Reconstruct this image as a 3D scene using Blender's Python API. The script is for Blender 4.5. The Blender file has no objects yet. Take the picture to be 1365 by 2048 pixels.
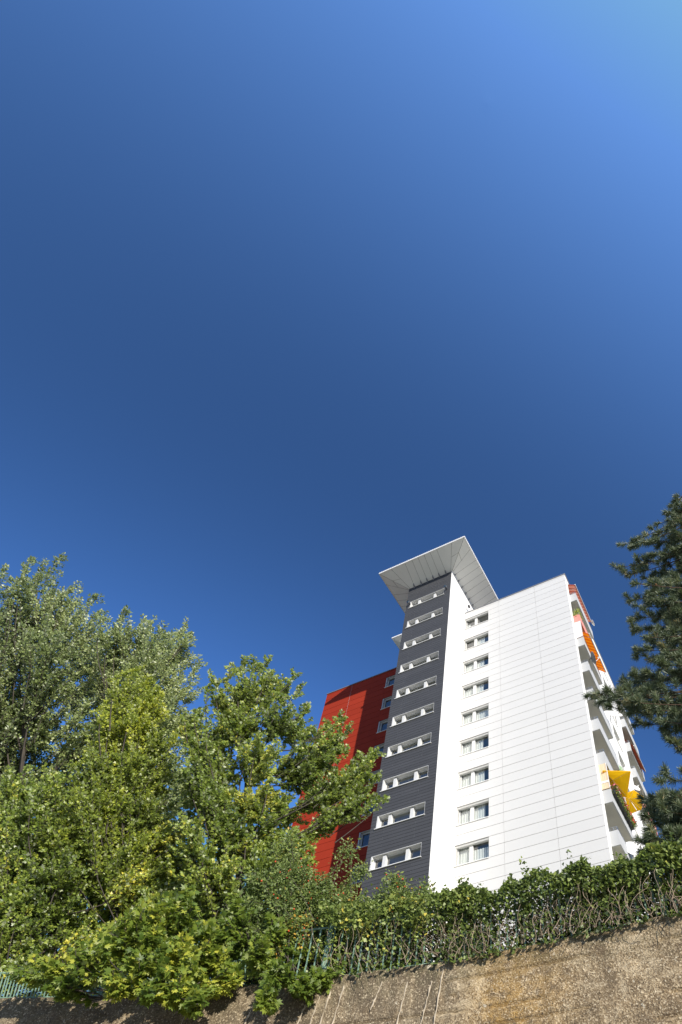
import bpy, math, random
import numpy as np
from mathutils import Vector, noise as mnoise
R = math.radians
random.seed(7); rng = np.random.default_rng(7)
sc = bpy.context.scene
col = sc.collection

# ------------------------------------------------------------------ camera (rising-front view, no roll)
PITCH, YAW = R(47.0), R(-25.1)
F, PX, PY = 1320.67, 974.9, 1437.2          # focal length and principal point, in pixels of a 1365 x 2048 frame
EYE = np.array([0, 0, 1.6])
FW = np.array([0, math.cos(PITCH), math.sin(PITCH)]); RT = np.array([1, 0, 0.]); UP = np.cross(RT, FW)
U = np.array([math.cos(YAW), math.sin(YAW), 0]); V = np.array([-math.sin(YAW), math.cos(YAW), 0])   # the building's own axes
def ray(x, y):
    d = FW + RT * (x - PX) / F - UP * (y - PY) / F
    return d / np.linalg.norm(d)
def at(x, y, D):                       # point seen at x, y at horizontal distance D
    d = ray(x, y); return EYE + d * D / math.hypot(d[0], d[1])
def at_u(x, y, u):                     # the same on a plane of the building, in building coordinates
    d = ray(x, y); P = EYE + d * (u / (d @ U)); return np.array([P @ U, P @ V, P[2]])
def at_v(x, y, v):
    d = ray(x, y); P = EYE + d * (v / (d @ V)); return np.array([P @ U, P @ V, P[2]])
def slant(P): return float(np.linalg.norm(np.asarray(P) - EYE))
def w(u, v, z): return Vector(u * U + v * V + np.array([0, 0, z]))

cam_d = bpy.data.cameras.new('camera'); cam = bpy.data.objects.new('camera', cam_d); col.objects.link(cam)
cam.location = EYE; cam.rotation_euler = (PITCH + math.pi / 2, 0, 0)
cam_d.sensor_width = 36; cam_d.lens = F / 2048 * 36
cam_d.shift_x = (682.5 - PX) / 2048; cam_d.shift_y = (PY - 1024) / 2048
cam_d.clip_start = .1; cam_d.clip_end = 20000
sc.camera = cam

# ------------------------------------------------------------------ light
SUN = 1.33 * U - V + np.array([0, 0, .775]); SUN /= np.linalg.norm(SUN)
EL = math.asin(SUN[2]); AZ = math.atan2(SUN[0], SUN[1])
ld = bpy.data.lights.new('sun', 'SUN'); lo = bpy.data.objects.new('sun', ld); col.objects.link(lo)
ld.energy = 3.2; ld.angle = R(.53); ld.color = (1, .93, .82)
lo.rotation_euler = Vector(SUN).to_track_quat('Z', 'Y').to_euler(); lo.location = (10, -20, 40)
wd = bpy.data.worlds.new('World'); sc.world = wd; wd.use_nodes = True
nt = wd.node_tree; bg = nt.nodes['Background']
sky = nt.nodes.new('ShaderNodeTexSky'); sky.sky_type = 'NISHITA'; sky.sun_disc = False
sky.sun_elevation = EL; sky.sun_rotation = AZ; sky.altitude = 0
sky.air_density = .6; sky.dust_density = 6.0; sky.ozone_density = 4.0
# the light of a clear sky is polarised most at a right angle to the sun; the photograph was taken through a polarising filter
tc = nt.nodes.new('ShaderNodeTexCoord'); nm = nt.nodes.new('ShaderNodeVectorMath'); nm.operation = 'NORMALIZE'; nt.links.new(tc.outputs['Generated'], nm.inputs[0])
dt = nt.nodes.new('ShaderNodeVectorMath'); dt.operation = 'DOT_PRODUCT'; dt.inputs[1].default_value = tuple(SUN); nt.links.new(nm.outputs[0], dt.inputs[0])
def wmath(op, a, b=None, c=None):
    n = nt.nodes.new('ShaderNodeMath'); n.operation = op
    for k, q in enumerate((a, b, c)):
        if q is None: continue
        if isinstance(q, (int, float)): n.inputs[k].default_value = q
        else: nt.links.new(q, n.inputs[k])
    return n.outputs[0]
c2_ = wmath('MULTIPLY', dt.outputs['Value'], dt.outputs['Value'])
dop = wmath('DIVIDE', wmath('SUBTRACT', 1., c2_), wmath('ADD', 1., c2_))
POL = .75
pf = wmath('MULTIPLY_ADD', dop, -POL, 1.)
wb = nt.nodes.new('ShaderNodeVectorMath'); wb.operation = 'MULTIPLY'; wb.inputs[1].default_value = (1.26, 2.20, 3.12); nt.links.new(sky.outputs[0], wb.inputs[0])   # daylight white balance of the photograph
vm = nt.nodes.new('ShaderNodeVectorMath'); vm.operation = 'SCALE'; nt.links.new(wb.outputs[0], vm.inputs[0]); nt.links.new(pf, vm.inputs['Scale'])
cp = nt.nodes.new('ShaderNodeVectorMath'); cp.operation = 'MINIMUM'; cp.inputs[1].default_value = (.92, 1.45, 2.5); nt.links.new(vm.outputs[0], cp.inputs[0])   # the glow round the sun is already in the sun lamp
nt.links.new(cp.outputs[0], bg.inputs[0]); bg.inputs[1].default_value = .15
sc.view_settings.view_transform = 'Standard'; sc.view_settings.look = 'None'
sc.view_settings.exposure = 1.0; sc.view_settings.gamma = 1
sc.cycles.max_bounces = 8; sc.cycles.transparent_max_bounces = 12

# ------------------------------------------------------------------ helpers: objects
def tag(o, label=None, cat=None, group=None, kind=None):
    if label: o['label'] = label
    if cat: o['category'] = cat
    if group: o['group'] = group
    if kind: o['kind'] = kind
    return o
def empty(name, loc, label, cat, group=None, rz=0, kind=None):
    o = bpy.data.objects.new(name, None); col.objects.link(o)
    o.location = loc; o.rotation_euler = (0, 0, rz); o.empty_display_size = .3
    return tag(o, label, cat, group, kind)
class MB:
    def __init__(s): s.v = []; s.f = []; s.m = []
    def face(s, pts, m=0):
        i = len(s.v); s.v += [tuple(map(float, p)) for p in pts]; s.f.append(tuple(range(i, i + len(pts)))); s.m.append(m)
    def box(s, a, b, m=0):
        x0, y0, z0 = a; x1, y1, z1 = b; i = len(s.v)
        s.v += [(x0, y0, z0), (x1, y0, z0), (x1, y1, z0), (x0, y1, z0), (x0, y0, z1), (x1, y0, z1), (x1, y1, z1), (x0, y1, z1)]
        for q in ((0, 3, 2, 1), (4, 5, 6, 7), (0, 1, 5, 4), (1, 2, 6, 5), (2, 3, 7, 6), (3, 0, 4, 7)):
            s.f.append(tuple(i + k for k in q)); s.m.append(m)
    def tube(s, pts, r, n=6, m=0, cap=True):
        pts = [Vector(p) for p in pts]; rs = r if isinstance(r, (list, tuple)) else [r] * len(pts)
        i = len(s.v); prev = None
        for k, p in enumerate(pts):
            t = (pts[min(k + 1, len(pts) - 1)] - pts[max(k - 1, 0)])
            if t.length < 1e-9: t = Vector((0, 0, 1))
            t.normalize()
            a = prev if prev is not None else (Vector((1, 0, 0)) if abs(t.x) < .8 else Vector((0, 1, 0)))
            a = (a - t * a.dot(t))
            if a.length < 1e-6: a = t.orthogonal()
            a.normalize(); prev = a; b = t.cross(a)
            for j in range(n):
                an = 2 * math.pi * j / n; q = p + (a * math.cos(an) + b * math.sin(an)) * rs[k]
                s.v.append((q.x, q.y, q.z))
        for k in range(len(pts) - 1):
            for j in range(n):
                s.f.append((i + k * n + j, i + k * n + (j + 1) % n, i + (k + 1) * n + (j + 1) % n, i + (k + 1) * n + j)); s.m.append(m)
        if cap:
            s.f.append(tuple(i + j for j in reversed(range(n)))); s.m.append(m)
            e = i + (len(pts) - 1) * n; s.f.append(tuple(e + j for j in range(n))); s.m.append(m)
    def lathe(s, prof, c, axis, n=14, m=0):       # prof: (radius, height along axis)
        ax = Vector(axis).normalized(); a = ax.orthogonal().normalized(); b = ax.cross(a); c = Vector(c); i = len(s.v)
        for r, h in prof:
            for j in range(n):
                an = 2 * math.pi * j / n; q = c + ax * h + (a * math.cos(an) + b * math.sin(an)) * r
                s.v.append((q.x, q.y, q.z))
        for k in range(len(prof) - 1):
            for j in range(n):
                s.f.append((i + k * n + j, i + k * n + (j + 1) % n, i + (k + 1) * n + (j + 1) % n, i + (k + 1) * n + j)); s.m.append(m)
    def build(s, name, mats, parent=None, off=(0, 0, 0), smooth=False):
        me = bpy.data.meshes.new(name)
        ox, oy, oz = off
        me.from_pydata([(x - ox, y - oy, z - oz) for x, y, z in s.v], [], s.f)
        if not isinstance(mats, (list, tuple)): mats = [mats]
        for m in mats: me.materials.append(m)
        if len(mats) > 1: me.polygons.foreach_set('material_index', s.m)
        if smooth: me.polygons.foreach_set('use_smooth', [True] * len(s.f))
        me.update()
        o = bpy.data.objects.new(name, me); col.objects.link(o)
        if parent: o.parent = parent
        return o

# ------------------------------------------------------------------ helpers: materials
class NT:
    def __init__(s, name):
        s.mat = bpy.data.materials.new(name); s.mat.use_nodes = True; s.t = s.mat.node_tree; s.n = s.t.nodes
        s.b = s.n['Principled BSDF']; s.out = s.n['Material Output']
    def new(s, typ, **k):
        n = s.n.new(typ)
        for a, b in k.items(): setattr(n, a, b)
        return n
    def link(s, a, b): s.t.links.new(a, b)
    def coord(s): return s.new('ShaderNodeTexCoord').outputs['Object']
    def noise(s, vec, scale, detail=4, rough=.6, dist=0):
        n = s.new('ShaderNodeTexNoise'); n.inputs['Scale'].default_value = scale; n.inputs['Detail'].default_value = detail
        n.inputs['Roughness'].default_value = rough; n.inputs['Distortion'].default_value = dist
        if vec is not None: s.link(vec, n.inputs['Vector'])
        return n.outputs['Fac']
    def ramp(s, fac, stops, interp='LINEAR'):
        r = s.new('ShaderNodeValToRGB'); r.color_ramp.interpolation = interp; e = r.color_ramp.elements
        while len(e) < len(stops): e.new(.5)
        for k, (p, c) in enumerate(stops):
            e[k].position = p; e[k].color = (c, c, c, 1) if isinstance(c, (int, float)) else (*c, 1)
        s.link(fac, r.inputs[0]); return r.outputs[0]
    def mix(s, fac, a, b, mode='MIX'):
        m = s.new('ShaderNodeMix', data_type='RGBA', blend_type=mode)
        for sock, val in ((m.inputs[0], fac), (m.inputs[6], a), (m.inputs[7], b)):
            if isinstance(val, (int, float)): sock.default_value = val
            elif isinstance(val, tuple): sock.default_value = (*val, 1)
            else: s.link(val, sock)
        return m.outputs[2]
    def bump(s, h, strength, dist=.02):
        b = s.new('ShaderNodeBump'); b.inputs['Strength'].default_value = strength; b.inputs['Distance'].default_value = dist
        s.link(h, b.inputs['Height']); s.link(b.outputs[0], s.b.inputs['Normal'])
def paint(name, c, rough=.5, var=.06, scale=1.2, metal=0., spec=.4, bump=0, isle=0):
    m = NT(name); co = m.coord()
    f = m.noise(co, scale, 5)
    f2 = m.noise(co, scale * 9, 3)
    a = tuple(max(0, x * (1 - var)) for x in c); b = tuple(min(1, x * (1 + var)) for x in c)
    cc = m.mix(m.ramp(f, [(.3, 0.), (.7, 1.)]), a, b)
    cc = m.mix(m.ramp(f2, [(.35, 0.), (.75, .5)]), cc, tuple(x * (1 - var * 1.3) for x in c))
    if isle:
        ge = m.new('ShaderNodeNewGeometry'); cc = m.mix(m.ramp(ge.outputs['Random Per Island'], [(0, isle), (1, 0.)]), cc, tuple(x * .6 for x in c))
    m.link(cc, m.b.inputs['Base Color']); m.b.inputs['Roughness'].default_value = rough
    m.b.inputs['Metallic'].default_value = metal; m.b.inputs['Specular IOR Level'].default_value = spec
    if bump: m.bump(f2, bump)
    return m.mat
def leafmat(name, tops, under, trans, tmix=.3, rough=.42, spec=.45):
    """tops: ramp of colours over the per-leaf value; under: colour of the leaf's lower side."""
    m = NT(name); at_ = m.new('ShaderNodeAttribute', attribute_name='tint')
    top = m.ramp(at_.outputs['Fac'], tops)
    geo = m.new('ShaderNodeNewGeometry')
    und = m.mix(.62, top, under)  # pale lower side, also lightened to stand in for white glints
    colr = m.mix(geo.outputs['Backfacing'], top, und)
    m.link(colr, m.b.inputs['Base Color']); m.b.inputs['Roughness'].default_value = rough; m.b.inputs['Specular IOR Level'].default_value = spec
    tr = m.new('ShaderNodeBsdfTranslucent'); m.link(m.mix(.5, top, trans), tr.inputs['Color'])
    mx = m.new('ShaderNodeMixShader'); mx.inputs[0].default_value = tmix
    m.link(m.b.outputs[0], mx.inputs[1]); m.link(tr.outputs[0], mx.inputs[2]); m.link(mx.outputs[0], m.out.inputs['Surface'])
    return m.mat
def barkmat(name, a, b, scale=6):
    m = NT(name); co = m.coord(); mp = m.new('ShaderNodeMapping'); mp.inputs['Scale'].default_value = (1, 1, .25); m.link(co, mp.inputs[0])
    f = m.noise(mp.outputs[0], scale, 6, .7)
    m.link(m.ramp(f, [(.3, a), (.7, b)]), m.b.inputs['Base Color']); m.b.inputs['Roughness'].default_value = .85; m.bump(f, .6, .03)
    return m.mat

M = {}
M['panel'] = paint('white fibre cement panel', (.665, .66, .645), .45, .02, .5, isle=.07)
M['panel_back'] = paint('dark joint backing', (.075, .066, .058), .8, .1)
M['render'] = paint('white rendered wall', (.82, .815, .80), .6, .02, .6)
M['dark_board'] = paint('slate grey cladding board', (.074, .076, .083), .55, .07, .8, spec=.2, isle=.30)
M['dark_back'] = paint('cladding backing', (.02, .02, .022), .8)
M['joint'] = paint('pale joint strip', (.36, .36, .36), .6)
M['red_board'] = paint('red cladding panel', (.325, .036, .0165), .65, .07, .6, spec=.06, isle=.18)
M['red_back'] = paint('red cladding joint', (.09, .012, .01), .7)
M['frame'] = paint('white window frame', (.66, .66, .65), .35, .02)
M['reveal'] = paint('white reveal sheet', (.56, .56, .54), .5, .03)
M['grey_metal'] = paint('grey metal flashing', (.30, .30, .31), .4, .06, metal=.5)
M['dark_metal'] = paint('dark metal', (.05, .05, .055), .4, .1, metal=.4)
M['galv'] = paint('galvanised rail', (.34, .36, .39), .35, .08, metal=.8)
M['soffit'] = paint('pale soffit panel', (.86, .85, .80), .5, .03)
M['seam'] = paint('soffit seam', (.22, .21, .19), .7)
M['white'] = paint('white metal', (.82, .82, .81), .35, .02)
M['balcony'] = paint('pale concrete parapet', (.45, .46, .47), .7, .05, 1.5)
M['balcony_under'] = paint('cream concrete slab', (.52, .505, .46), .8, .06)
M['pink'] = paint('coral pink cloth', (.62, .26, .22), .8, .05)
M['screen'] = paint('milky screen', (.74, .71, .71), .5, .03)
M['interior'] = paint('room wall', (.34, .33, .31), .9, .2)
M['stair_room'] = paint('stairwell plaster', (.42, .41, .38), .9, .1)
m = NT('net curtain'); co = m.coord(); wv = m.new('ShaderNodeTexWave'); wv.inputs['Scale'].default_value = 5; wv.inputs['Distortion'].default_value = 2.5
m.link(co, wv.inputs[0]); m.link(m.ramp(wv.outputs['Fac'], [(0., (.50, .50, .50)), (1., (.80, .80, .79))]), m.b.inputs['Base Color']); m.b.inputs['Roughness'].default_value = .9; M['curtain'] = m.mat
m = NT('window glass'); gl = m.new('ShaderNodeBsdfGlossy'); gl.inputs['Roughness'].default_value = .02; tp = m.new('ShaderNodeBsdfTransparent'); tp.inputs[0].default_value = (.86, .90, .88, 1)
fr = m.new('ShaderNodeLayerWeight'); fr.inputs[0].default_value = .35; mx = m.new('ShaderNodeMixShader')
mt = m.new('ShaderNodeMath', operation='MULTIPLY_ADD'); mt.inputs[1].default_value = .45; mt.inputs[2].default_value = .05; m.link(fr.outputs['Facing'], mt.inputs[0])
m.link(mt.outputs[0], mx.inputs[0]); m.link(tp.outputs[0], mx.inputs[1]); m.link(gl.outputs[0], mx.inputs[2]); m.link(mx.outputs[0], m.out.inputs['Surface']); M['glass'] = m.mat

# ================================================================== THE BUILDING (u to the right, v away, z up)
TU0, TU1, TV = -18.78, -14.69, 24.48        # stair tower: left, right, front
WV, WU1 = 27.01, -5.98                      # white wing: front, right end
RV, RU0 = 29.55, -29.95                     # red wing: front, left end
ZB, ZR, ZT = 13.4, 47.22, 50.0              # base, roof, tower head
VB = 44.0                                   # back of the building
FL = 2.79
B0 = (-14.7, 27.0, ZB)
bld = empty('apartment_building', w(*B0), 'white and red ten storey apartment block with dark grey stair tower and flared canopy', 'building', rz=YAW)
def part(mb, name, mats, parent=bld, smooth=False): return mb.build(name, mats, parent, B0, smooth)
def minus(rect, holes):
    """rectangle a0,a1,z0,z1 less the holes, as rectangles"""
    out = [rect]
    for h in holes:
        nx = []
        for a0, a1, z0, z1 in out:
            if h[0] >= a1 - 1e-6 or h[1] <= a0 + 1e-6 or h[2] >= z1 - 1e-6 or h[3] <= z0 + 1e-6: nx.append((a0, a1, z0, z1)); continue
            if h[2] > z0: nx.append((a0, a1, z0, h[2]))
            if h[3] < z1: nx.append((a0, a1, h[3], z1))
            lo_, hi_ = max(z0, h[2]), min(z1, h[3])
            if h[0] > a0: nx.append((a0, h[0], lo_, hi_))
            if h[1] < a1: nx.append((h[1], a1, lo_, hi_))
        out = nx
    return [r for r in out if r[1] - r[0] > .004 and r[3] - r[2] > .004]
W_SILL = [22.55 + FL * k for k in range(9)]
T_SILL = [21.80 + 2.785 * k for k in range(10)]
wholes = [(TU1, -12.56, z, z + 1.395) for z in W_SILL]
tholes = [(-18.43, -15.30, z, z + .93) for z in T_SILL]
rholes = [(-23.56, -21.2, z, z + 1.395) for z in W_SILL]
GAP = .027
def cladding(mb, a0, a1, z0, z1, joints, row, zref, holes, v, th, gap=GAP, stagger=None):
    k0 = math.floor((z0 - zref) / row); k1 = math.ceil((z1 - zref) / row)
    for k in range(k0, k1):
        za, zb = max(z0, zref + k * row), min(z1, zref + (k + 1) * row)
        if zb - za < .03: continue
        js = [a0] + [j for j in joints if stagger is None or k % 2 == stagger] + [a1]
        for ja, jb in zip(js[:-1], js[1:]):
            for r in minus((ja, jb, za, zb), holes):
                t = random.uniform(-.0012, .0012)
                mb.box((r[0] + gap * .25, v + t, r[2] + gap * .5), (r[1] - gap * .25, v + th + t, r[3] - gap * .5))
# white wing front
mb = MB(); cladding(mb, TU1, WU1, ZB, ZR - .09, [-11.63, -8.56], FL / 4, 22.55, wholes, WV, .035)
part(mb, 'white_cladding', M['panel'])
mb = MB()
for r in minus((TU1, WU1 - .02, ZB, ZR - .1), wholes): mb.box((r[0], WV + .042, r[2]), (r[1], WV + .30, r[3]))
part(mb, 'wall', M['panel_back'])
# white wing side: return, recess of the loggias, flat wall, second recess, far pier
mb = MB()
mb.box((WU1 - .30, WV + .036, ZB), (WU1, 27.60, ZR - .12))
for a, b in ((31.55, 39.1), (43.2, VB)):
    wh = [(35.0, 37.0, z, z + 1.395) for z in W_SILL] if a < 33 else []
    for r in minus((a, b, ZB, ZR - .12), wh): mb.box((WU1 - .30, r[0], r[2]), (WU1, r[1], r[3]))
for a, b in ((27.60, 31.55), (39.1, 43.2)):
    mb.box((WU1 - 1.7, a, ZB), (WU1 - 1.5, b, ZR - .12))                 # back of the loggias
    mb.box((WU1 - 1.5, a, 46.72), (WU1 - .001, b, ZR - .121))             # top beam
mb.box((WU1 - 1.5, 27.45, ZB), (WU1 - .302, 27.60, ZR - .13)); mb.box((WU1 - 1.5, 31.55, ZB), (WU1 - .302, 31.7, ZR - .13))
mb.box((WU1 - 1.5, 38.95, ZB), (WU1 - .302, 39.1, ZR - .13)); mb.box((WU1 - 1.5, 43.2, ZB), (WU1 - .302, 43.35, ZR - .13))
mb.box((-29.9, VB - .3, ZB), (WU1 - .303, VB - .02, ZR - .12))
part(mb, 'rendered_wall', M['render'])
# roof slab and parapet caps
mb = MB()
mb.box((RU0 + .1, RV + .3, ZR - .45), (WU1 - .31, VB - .31, ZR - .25), 1)
mb.box((TU1 + .003, WV - .035, ZR - .085), (WU1 + .05, WV + .33, ZR + .0), 0)
mb.box((WU1 - .3, WV + .332, ZR - .115), (WU1 + .05, VB, ZR - .003), 0)
mb.box((RU0 - .05, RV - .05, ZR - .085), (TU0 - .003, RV + .33, ZR), 0)
mb.box((RU0 - .05, RV + .332, ZR - .115), (RU0 + .3, VB, ZR - .003), 0)
part(mb, 'roof', [M['grey_metal'], M['panel_back']])
mb = MB(); P = at_v(1122, 1146, WV + .15); mb.tube([(P[0], P[1], ZR - .02), (P[0], P[1], ZR + .42)], .012)
part(mb, 'lightning_rod', M['galv'])
# red wing
mb = MB(); cladding(mb, RU0, TU0 + .5, ZB, ZR - .09, [-27.22, -23.56 + .001], FL / 4, 22.55, rholes, RV, .035, .026)
part(mb, 'red_cladding', M['red_board'])
mb = MB()
for r in minus((RU0 + .02, TU1 - 1, ZB, ZR - .1), rholes): mb.box((r[0], RV + .042, r[2]), (r[1], RV + .3, r[3]))
part(mb, 'wall', M['red_back'])
mb = MB(); mb.box((RU0 + .0, RV + .037, ZB), (RU0 + .018, VB, ZR - .12)); part(mb, 'red_end_wall', M['red_board'])
mb = MB(); mb.box((-27.226, RV - .006, ZB), (-27.212, RV - .002, ZR - .09)); part(mb, 'joint_strip', M['joint'])
# stair tower
mb = MB(); cladding(mb, TU0, TU1 - .03, ZB, ZT - .0, [-17.87, -15.82], .2321, 21.8, tholes, TV, .02, .017, 0)
DK = mb; mb = MB()
for r in minus((TU0, TU1 - .03, ZB, ZT), tholes): mb.box((r[0], TV + .027, r[2]), (r[1], TV + .25, r[3]))
part(mb, 'wall', M['dark_back'])
mb = DK
for z in np.arange(21.8 - .2321 * 34, ZT - .3, .2321 * 2):
    for u in (-17.87, -15.82):
        if not any(h[0] < u < h[1] and h[2] - .05 < z + .11 < h[3] + .05 for h in tholes): mb.box((u - .011, TV + .006, z + .012), (u + .011, TV + .026, z + .22), 1)
part(mb, 'dark_cladding', [M['dark_board'], M['joint']])
mb = MB()
mb.box((TU1 - .028, TV - .004, ZB), (TU1 + .0, 36.0, ZT))
part(mb, 'rendered_wall', M['render'])
mb = MB(); mb.box((TU0 - .02, TV + .25, ZB), (TU0 + .02, 36, ZT)); mb.box((TU0, 35.8, ZB), (TU1 - .03, 36, ZT)); part(mb, 'dark_side_wall', M['dark_board'])

# --- windows
def room(win, a0, a1, v, z, zt, deep, mat='interior'):
    m_ = MB(); A = lambda u_, v_, z_: (u_, v_, z_); b_ = v + deep; f_ = v + .302; z0, z1 = z - .1, zt + .1; a0 -= .03; a1 += .03
    m_.face([A(a0, b_, z0), A(a1, b_, z0), A(a1, b_, z1), A(a0, b_, z1)]); m_.face([A(a0, f_, z0), A(a1, f_, z0), A(a1, b_, z0), A(a0, b_, z0)]); m_.face([A(a0, f_, z1), A(a1, f_, z1), A(a1, b_, z1), A(a0, b_, z1)])
    m_.face([A(a0, f_, z0), A(a0, b_, z0), A(a0, b_, z1), A(a0, f_, z1)]); m_.face([A(a1, f_, z0), A(a1, b_, z0), A(a1, b_, z1), A(a1, f_, z1)])
    part(m_, 'room', M[mat], win)
def white_window(z, kind, v=WV, u0=TU1, u1=-12.56, side='front'):
    """two-light window in its reveal, seen from the front (u axis) """
    f = MB(); d = .20
    f.box((u0 + .10, v + d, z + .02), (u1 - .001, v + d + .07, z + .09)); f.box((u0 + .10, v + d, z + 1.27), (u1 - .001, v + d + .07, z + 1.36))
    f.box((u0 + .10, v + d + .001, z + .09), (u0 + .17, v + d + .069, z + 1.27)); f.box((u1 - .07, v + d + .001, z + .09), (u1 - .001, v + d + .069, z + 1.27))
    mid = u0 + .98
    f.box((mid - .11, v + d - .05, z + .021), (mid + .11, v + d + .069, z + 1.359))
    win = part(f, 'window', M['frame'])
    r = MB()
    r.box((u0 + .0, v + .045, z + 1.36), (u1, v + .3, z + 1.395)); r.box((u0 + .001, v + .05, z + .001), (u0 + .10, v + .29, z + 1.36))
    for q in range(14): r.box((u0 + .101, v + .11, z + .06 + q * .09), (u0 + .125, v + .17, z + .10 + q * .09))
    r.box((u1 - .0, v + .05, z + .001), (u1 + .02, v + .29, z + 1.36))
    rv = part(r, 'reveal', M['reveal'], None); rv.parent = win; rv.matrix_parent_inverse.identity()
    s = MB(); s.box((u0 + .003, v - .055, z - .03), (u1 + .03, v + d - .001, z + .008)); sl = part(s, 'sill', M['white'], win)
    b = MB(); b.tube([(u0 + .004, v + .10, z + 1.285), (u1 - .004, v + .10, z + 1.285)], .075, 10); part(b, 'blind_box', M['reveal'], win)
    for a0, a1 in ((u0 + .17, mid - .11), (mid + .11, u1 - .07)):
        g = MB(); g.face([(a0, v + d + .03, z + .09), (a1, v + d + .03, z + .09), (a1, v + d + .03, z + 1.27), (a0, v + d + .03, z + 1.27)]); part(g, 'pane', M['glass'], win)
    c = MB()
    def drape(a0, a1, zz0, zz1):
        n = max(4, int((a1 - a0) / .05))
        for i in range(n):
            x0 = a0 + (a1 - a0) * i / n; x1 = a0 + (a1 - a0) * (i + 1) / n
            y0 = v + d + .15 + .02 * math.sin(i * 1.9); y1 = v + d + .15 + .02 * math.sin((i + 1) * 1.9)
            c.face([(x0, y0, zz0), (x1, y1, zz0), (x1, y1, zz1), (x0, y0, zz1)])
    la, lb, ra, rb = u0 + .12, mid, mid, u1 - .02
    if kind == 0: drape(la, lb, z + .05, z + 1.33); drape(ra, ra + random.uniform(.5, .8), z + .05, z + 1.33)
    if kind == 1: drape(la, lb, z + .05, z + 1.33); drape(ra, rb, z + .05, z + 1.0)
    if kind == 2: drape(ra, ra + .7, z + .05, z + 1.33)
    if kind == 3: drape(la, lb, z + .05, z + 1.33); drape(ra, rb, z + .05, z + 1.33)
    if kind == 4: drape(la, la + .3, z + .05, z + .9)
    if c.f: part(c, 'curtain', M['curtain'], win)
    room(win, u0, u1, v, z, z + 1.395, 2.2)
    return win
kinds = [1, 0, 0, 0, 3, 0, 0, 2, 4]
for z, kd in zip(W_SILL, kinds):
    win = white_window(z, kd)
for z in W_SILL:      # red wing windows: the left jamb and one light show past the tower
    u0, u1, v = -23.56, -21.2, RV; d = .22
    f = MB(); f.box((u0 + .08, v + d, z + .02), (u1, v + d + .07, z + .09)); f.box((u0 + .08, v + d, z + 1.28), (u1, v + d + .07, z + 1.37))
    f.box((u0 + .08, v + d + .001, z + .09), (u0 + .16, v + d + .069, z + 1.28)); f.box((u0 + 1.2, v + d + .001, z + .09), (u0 + 1.3, v + d + .069, z + 1.28))
    for q in range(14): f.box((u0 + .085, v + .12, z + .06 + q * .09), (u0 + .115, v + .18, z + .11 + q * .09))
    win = part(f, 'window', M['frame'])
    r = MB(); r.box((u0, v + .045, z + 1.362), (u1, v + .29, z + 1.394)); r.box((u0 + .001, v + .02, z + .001), (u0 + .08, v + .29, z + 1.361)); part(r, 'reveal', M['reveal'], win)
    room(win, u0, u1, v, z, z + 1.395, 1.6)
    s = MB(); s.box((u0 - .04, v - .06, z - .03), (u1, v + d - .001, z + .005)); part(s, 'sill', M['white'], win)
    for a0, a1 in ((u0 + .16, u0 + 1.2), (u0 + 1.3, u1)):
        g = MB(); g.face([(a0, v + d + .03, z + .09), (a1, v + d + .03, z + .09), (a1, v + d + .03, z + 1.28), (a0, v + d + .03, z + 1.28)]); part(g, 'pane', M['glass'], win)
for z in T_SILL:
    u0, u1, v, d = -18.43, -15.30, TV, .27
    f = MB(); f.box((u0 + .09, v + d, z + .02), (u1, v + d + .06, z + .07)); f.box((u0 + .09, v + d, z + .84), (u1, v + d + .06, z + .9))
    f.box((u0 + .09, v + d + .001, z + .07), (u0 + .13, v + d + .059, z + .84)); f.box((u1 - .05, v + d + .001, z + .07), (u1, v + d + .059, z + .84))
    for mu in (-17.63, -16.2): f.box((mu - .10, v + .10, z + .008), (mu + .10, v + d + .059, z + .86))
    win = part(f, 'window', M['frame'])
    r = MB(); r.box((u0, v + .003, z + .9), (u1 + .0, v + d + .06, z + .928)); r.box((u0 + .001, v + .003, z + .001), (u0 + .085, v + d + .06, z + .899)); r.box((u1 - .015, v + .003, z + .001), (u1 - .001, v + d, z + .899))
    part(r, 'reveal', M['frame'], win)
    room(win, u0, u1, v - .04, z, z + .93, 1.5, 'stair_room')
    s = MB(); s.box((u0 - .06, v - .07, z - .035), (u1 + .05, v + d - .001, z + .006)); part(s, 'sill', M['white'], win)
    for a0, a1 in ((u0 + .13, -17.73), (-17.53, -16.30), (-16.10, u1 - .05)):
        g = MB(); g.face([(a0, v + d + .02, z + .07), (a1, v + d + .02, z + .07), (a1, v + d + .02, z + .84), (a0, v + d + .02, z + .84)]); part(g, 'pane', M['glass'], win)
for z in W_SILL:      # windows of the long side wall
    f = MB(); u = WU1 - .2
    f.box((u - .06, 35.0, z + .02), (u, 37, z + .09)); f.box((u - .06, 35.0, z + 1.3), (u, 37, z + 1.39)); f.box((u - .059, 35.0, z + .09), (u - .001, 35.08, z + 1.3))
    f.box((u - .059, 36.92, z + .09), (u - .001, 37, z + 1.3)); f.box((u - .059, 35.95, z + .09), (u - .001, 36.05, z + 1.3))
    win = part(f, 'window', M['frame'])
    s = MB(); s.box((u + .001, 34.97, z - .03), (WU1 + .05, 37.03, z + .006)); part(s, 'sill', M['white'], win)
    g = MB(); g.face([(u - .03, 35.08, z + .09), (u - .03, 36.92, z + .09), (u - .03, 36.92, z + 1.3), (u - .03, 35.08, z + 1.3)]); part(g, 'pane', M['glass'], win)
    i = MB(); i.box((WU1 - .9, 34.9, z - .05), (WU1 - .85, 37.1, z + 1.5)); part(i, 'curtain', M['curtain'], win)

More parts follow.
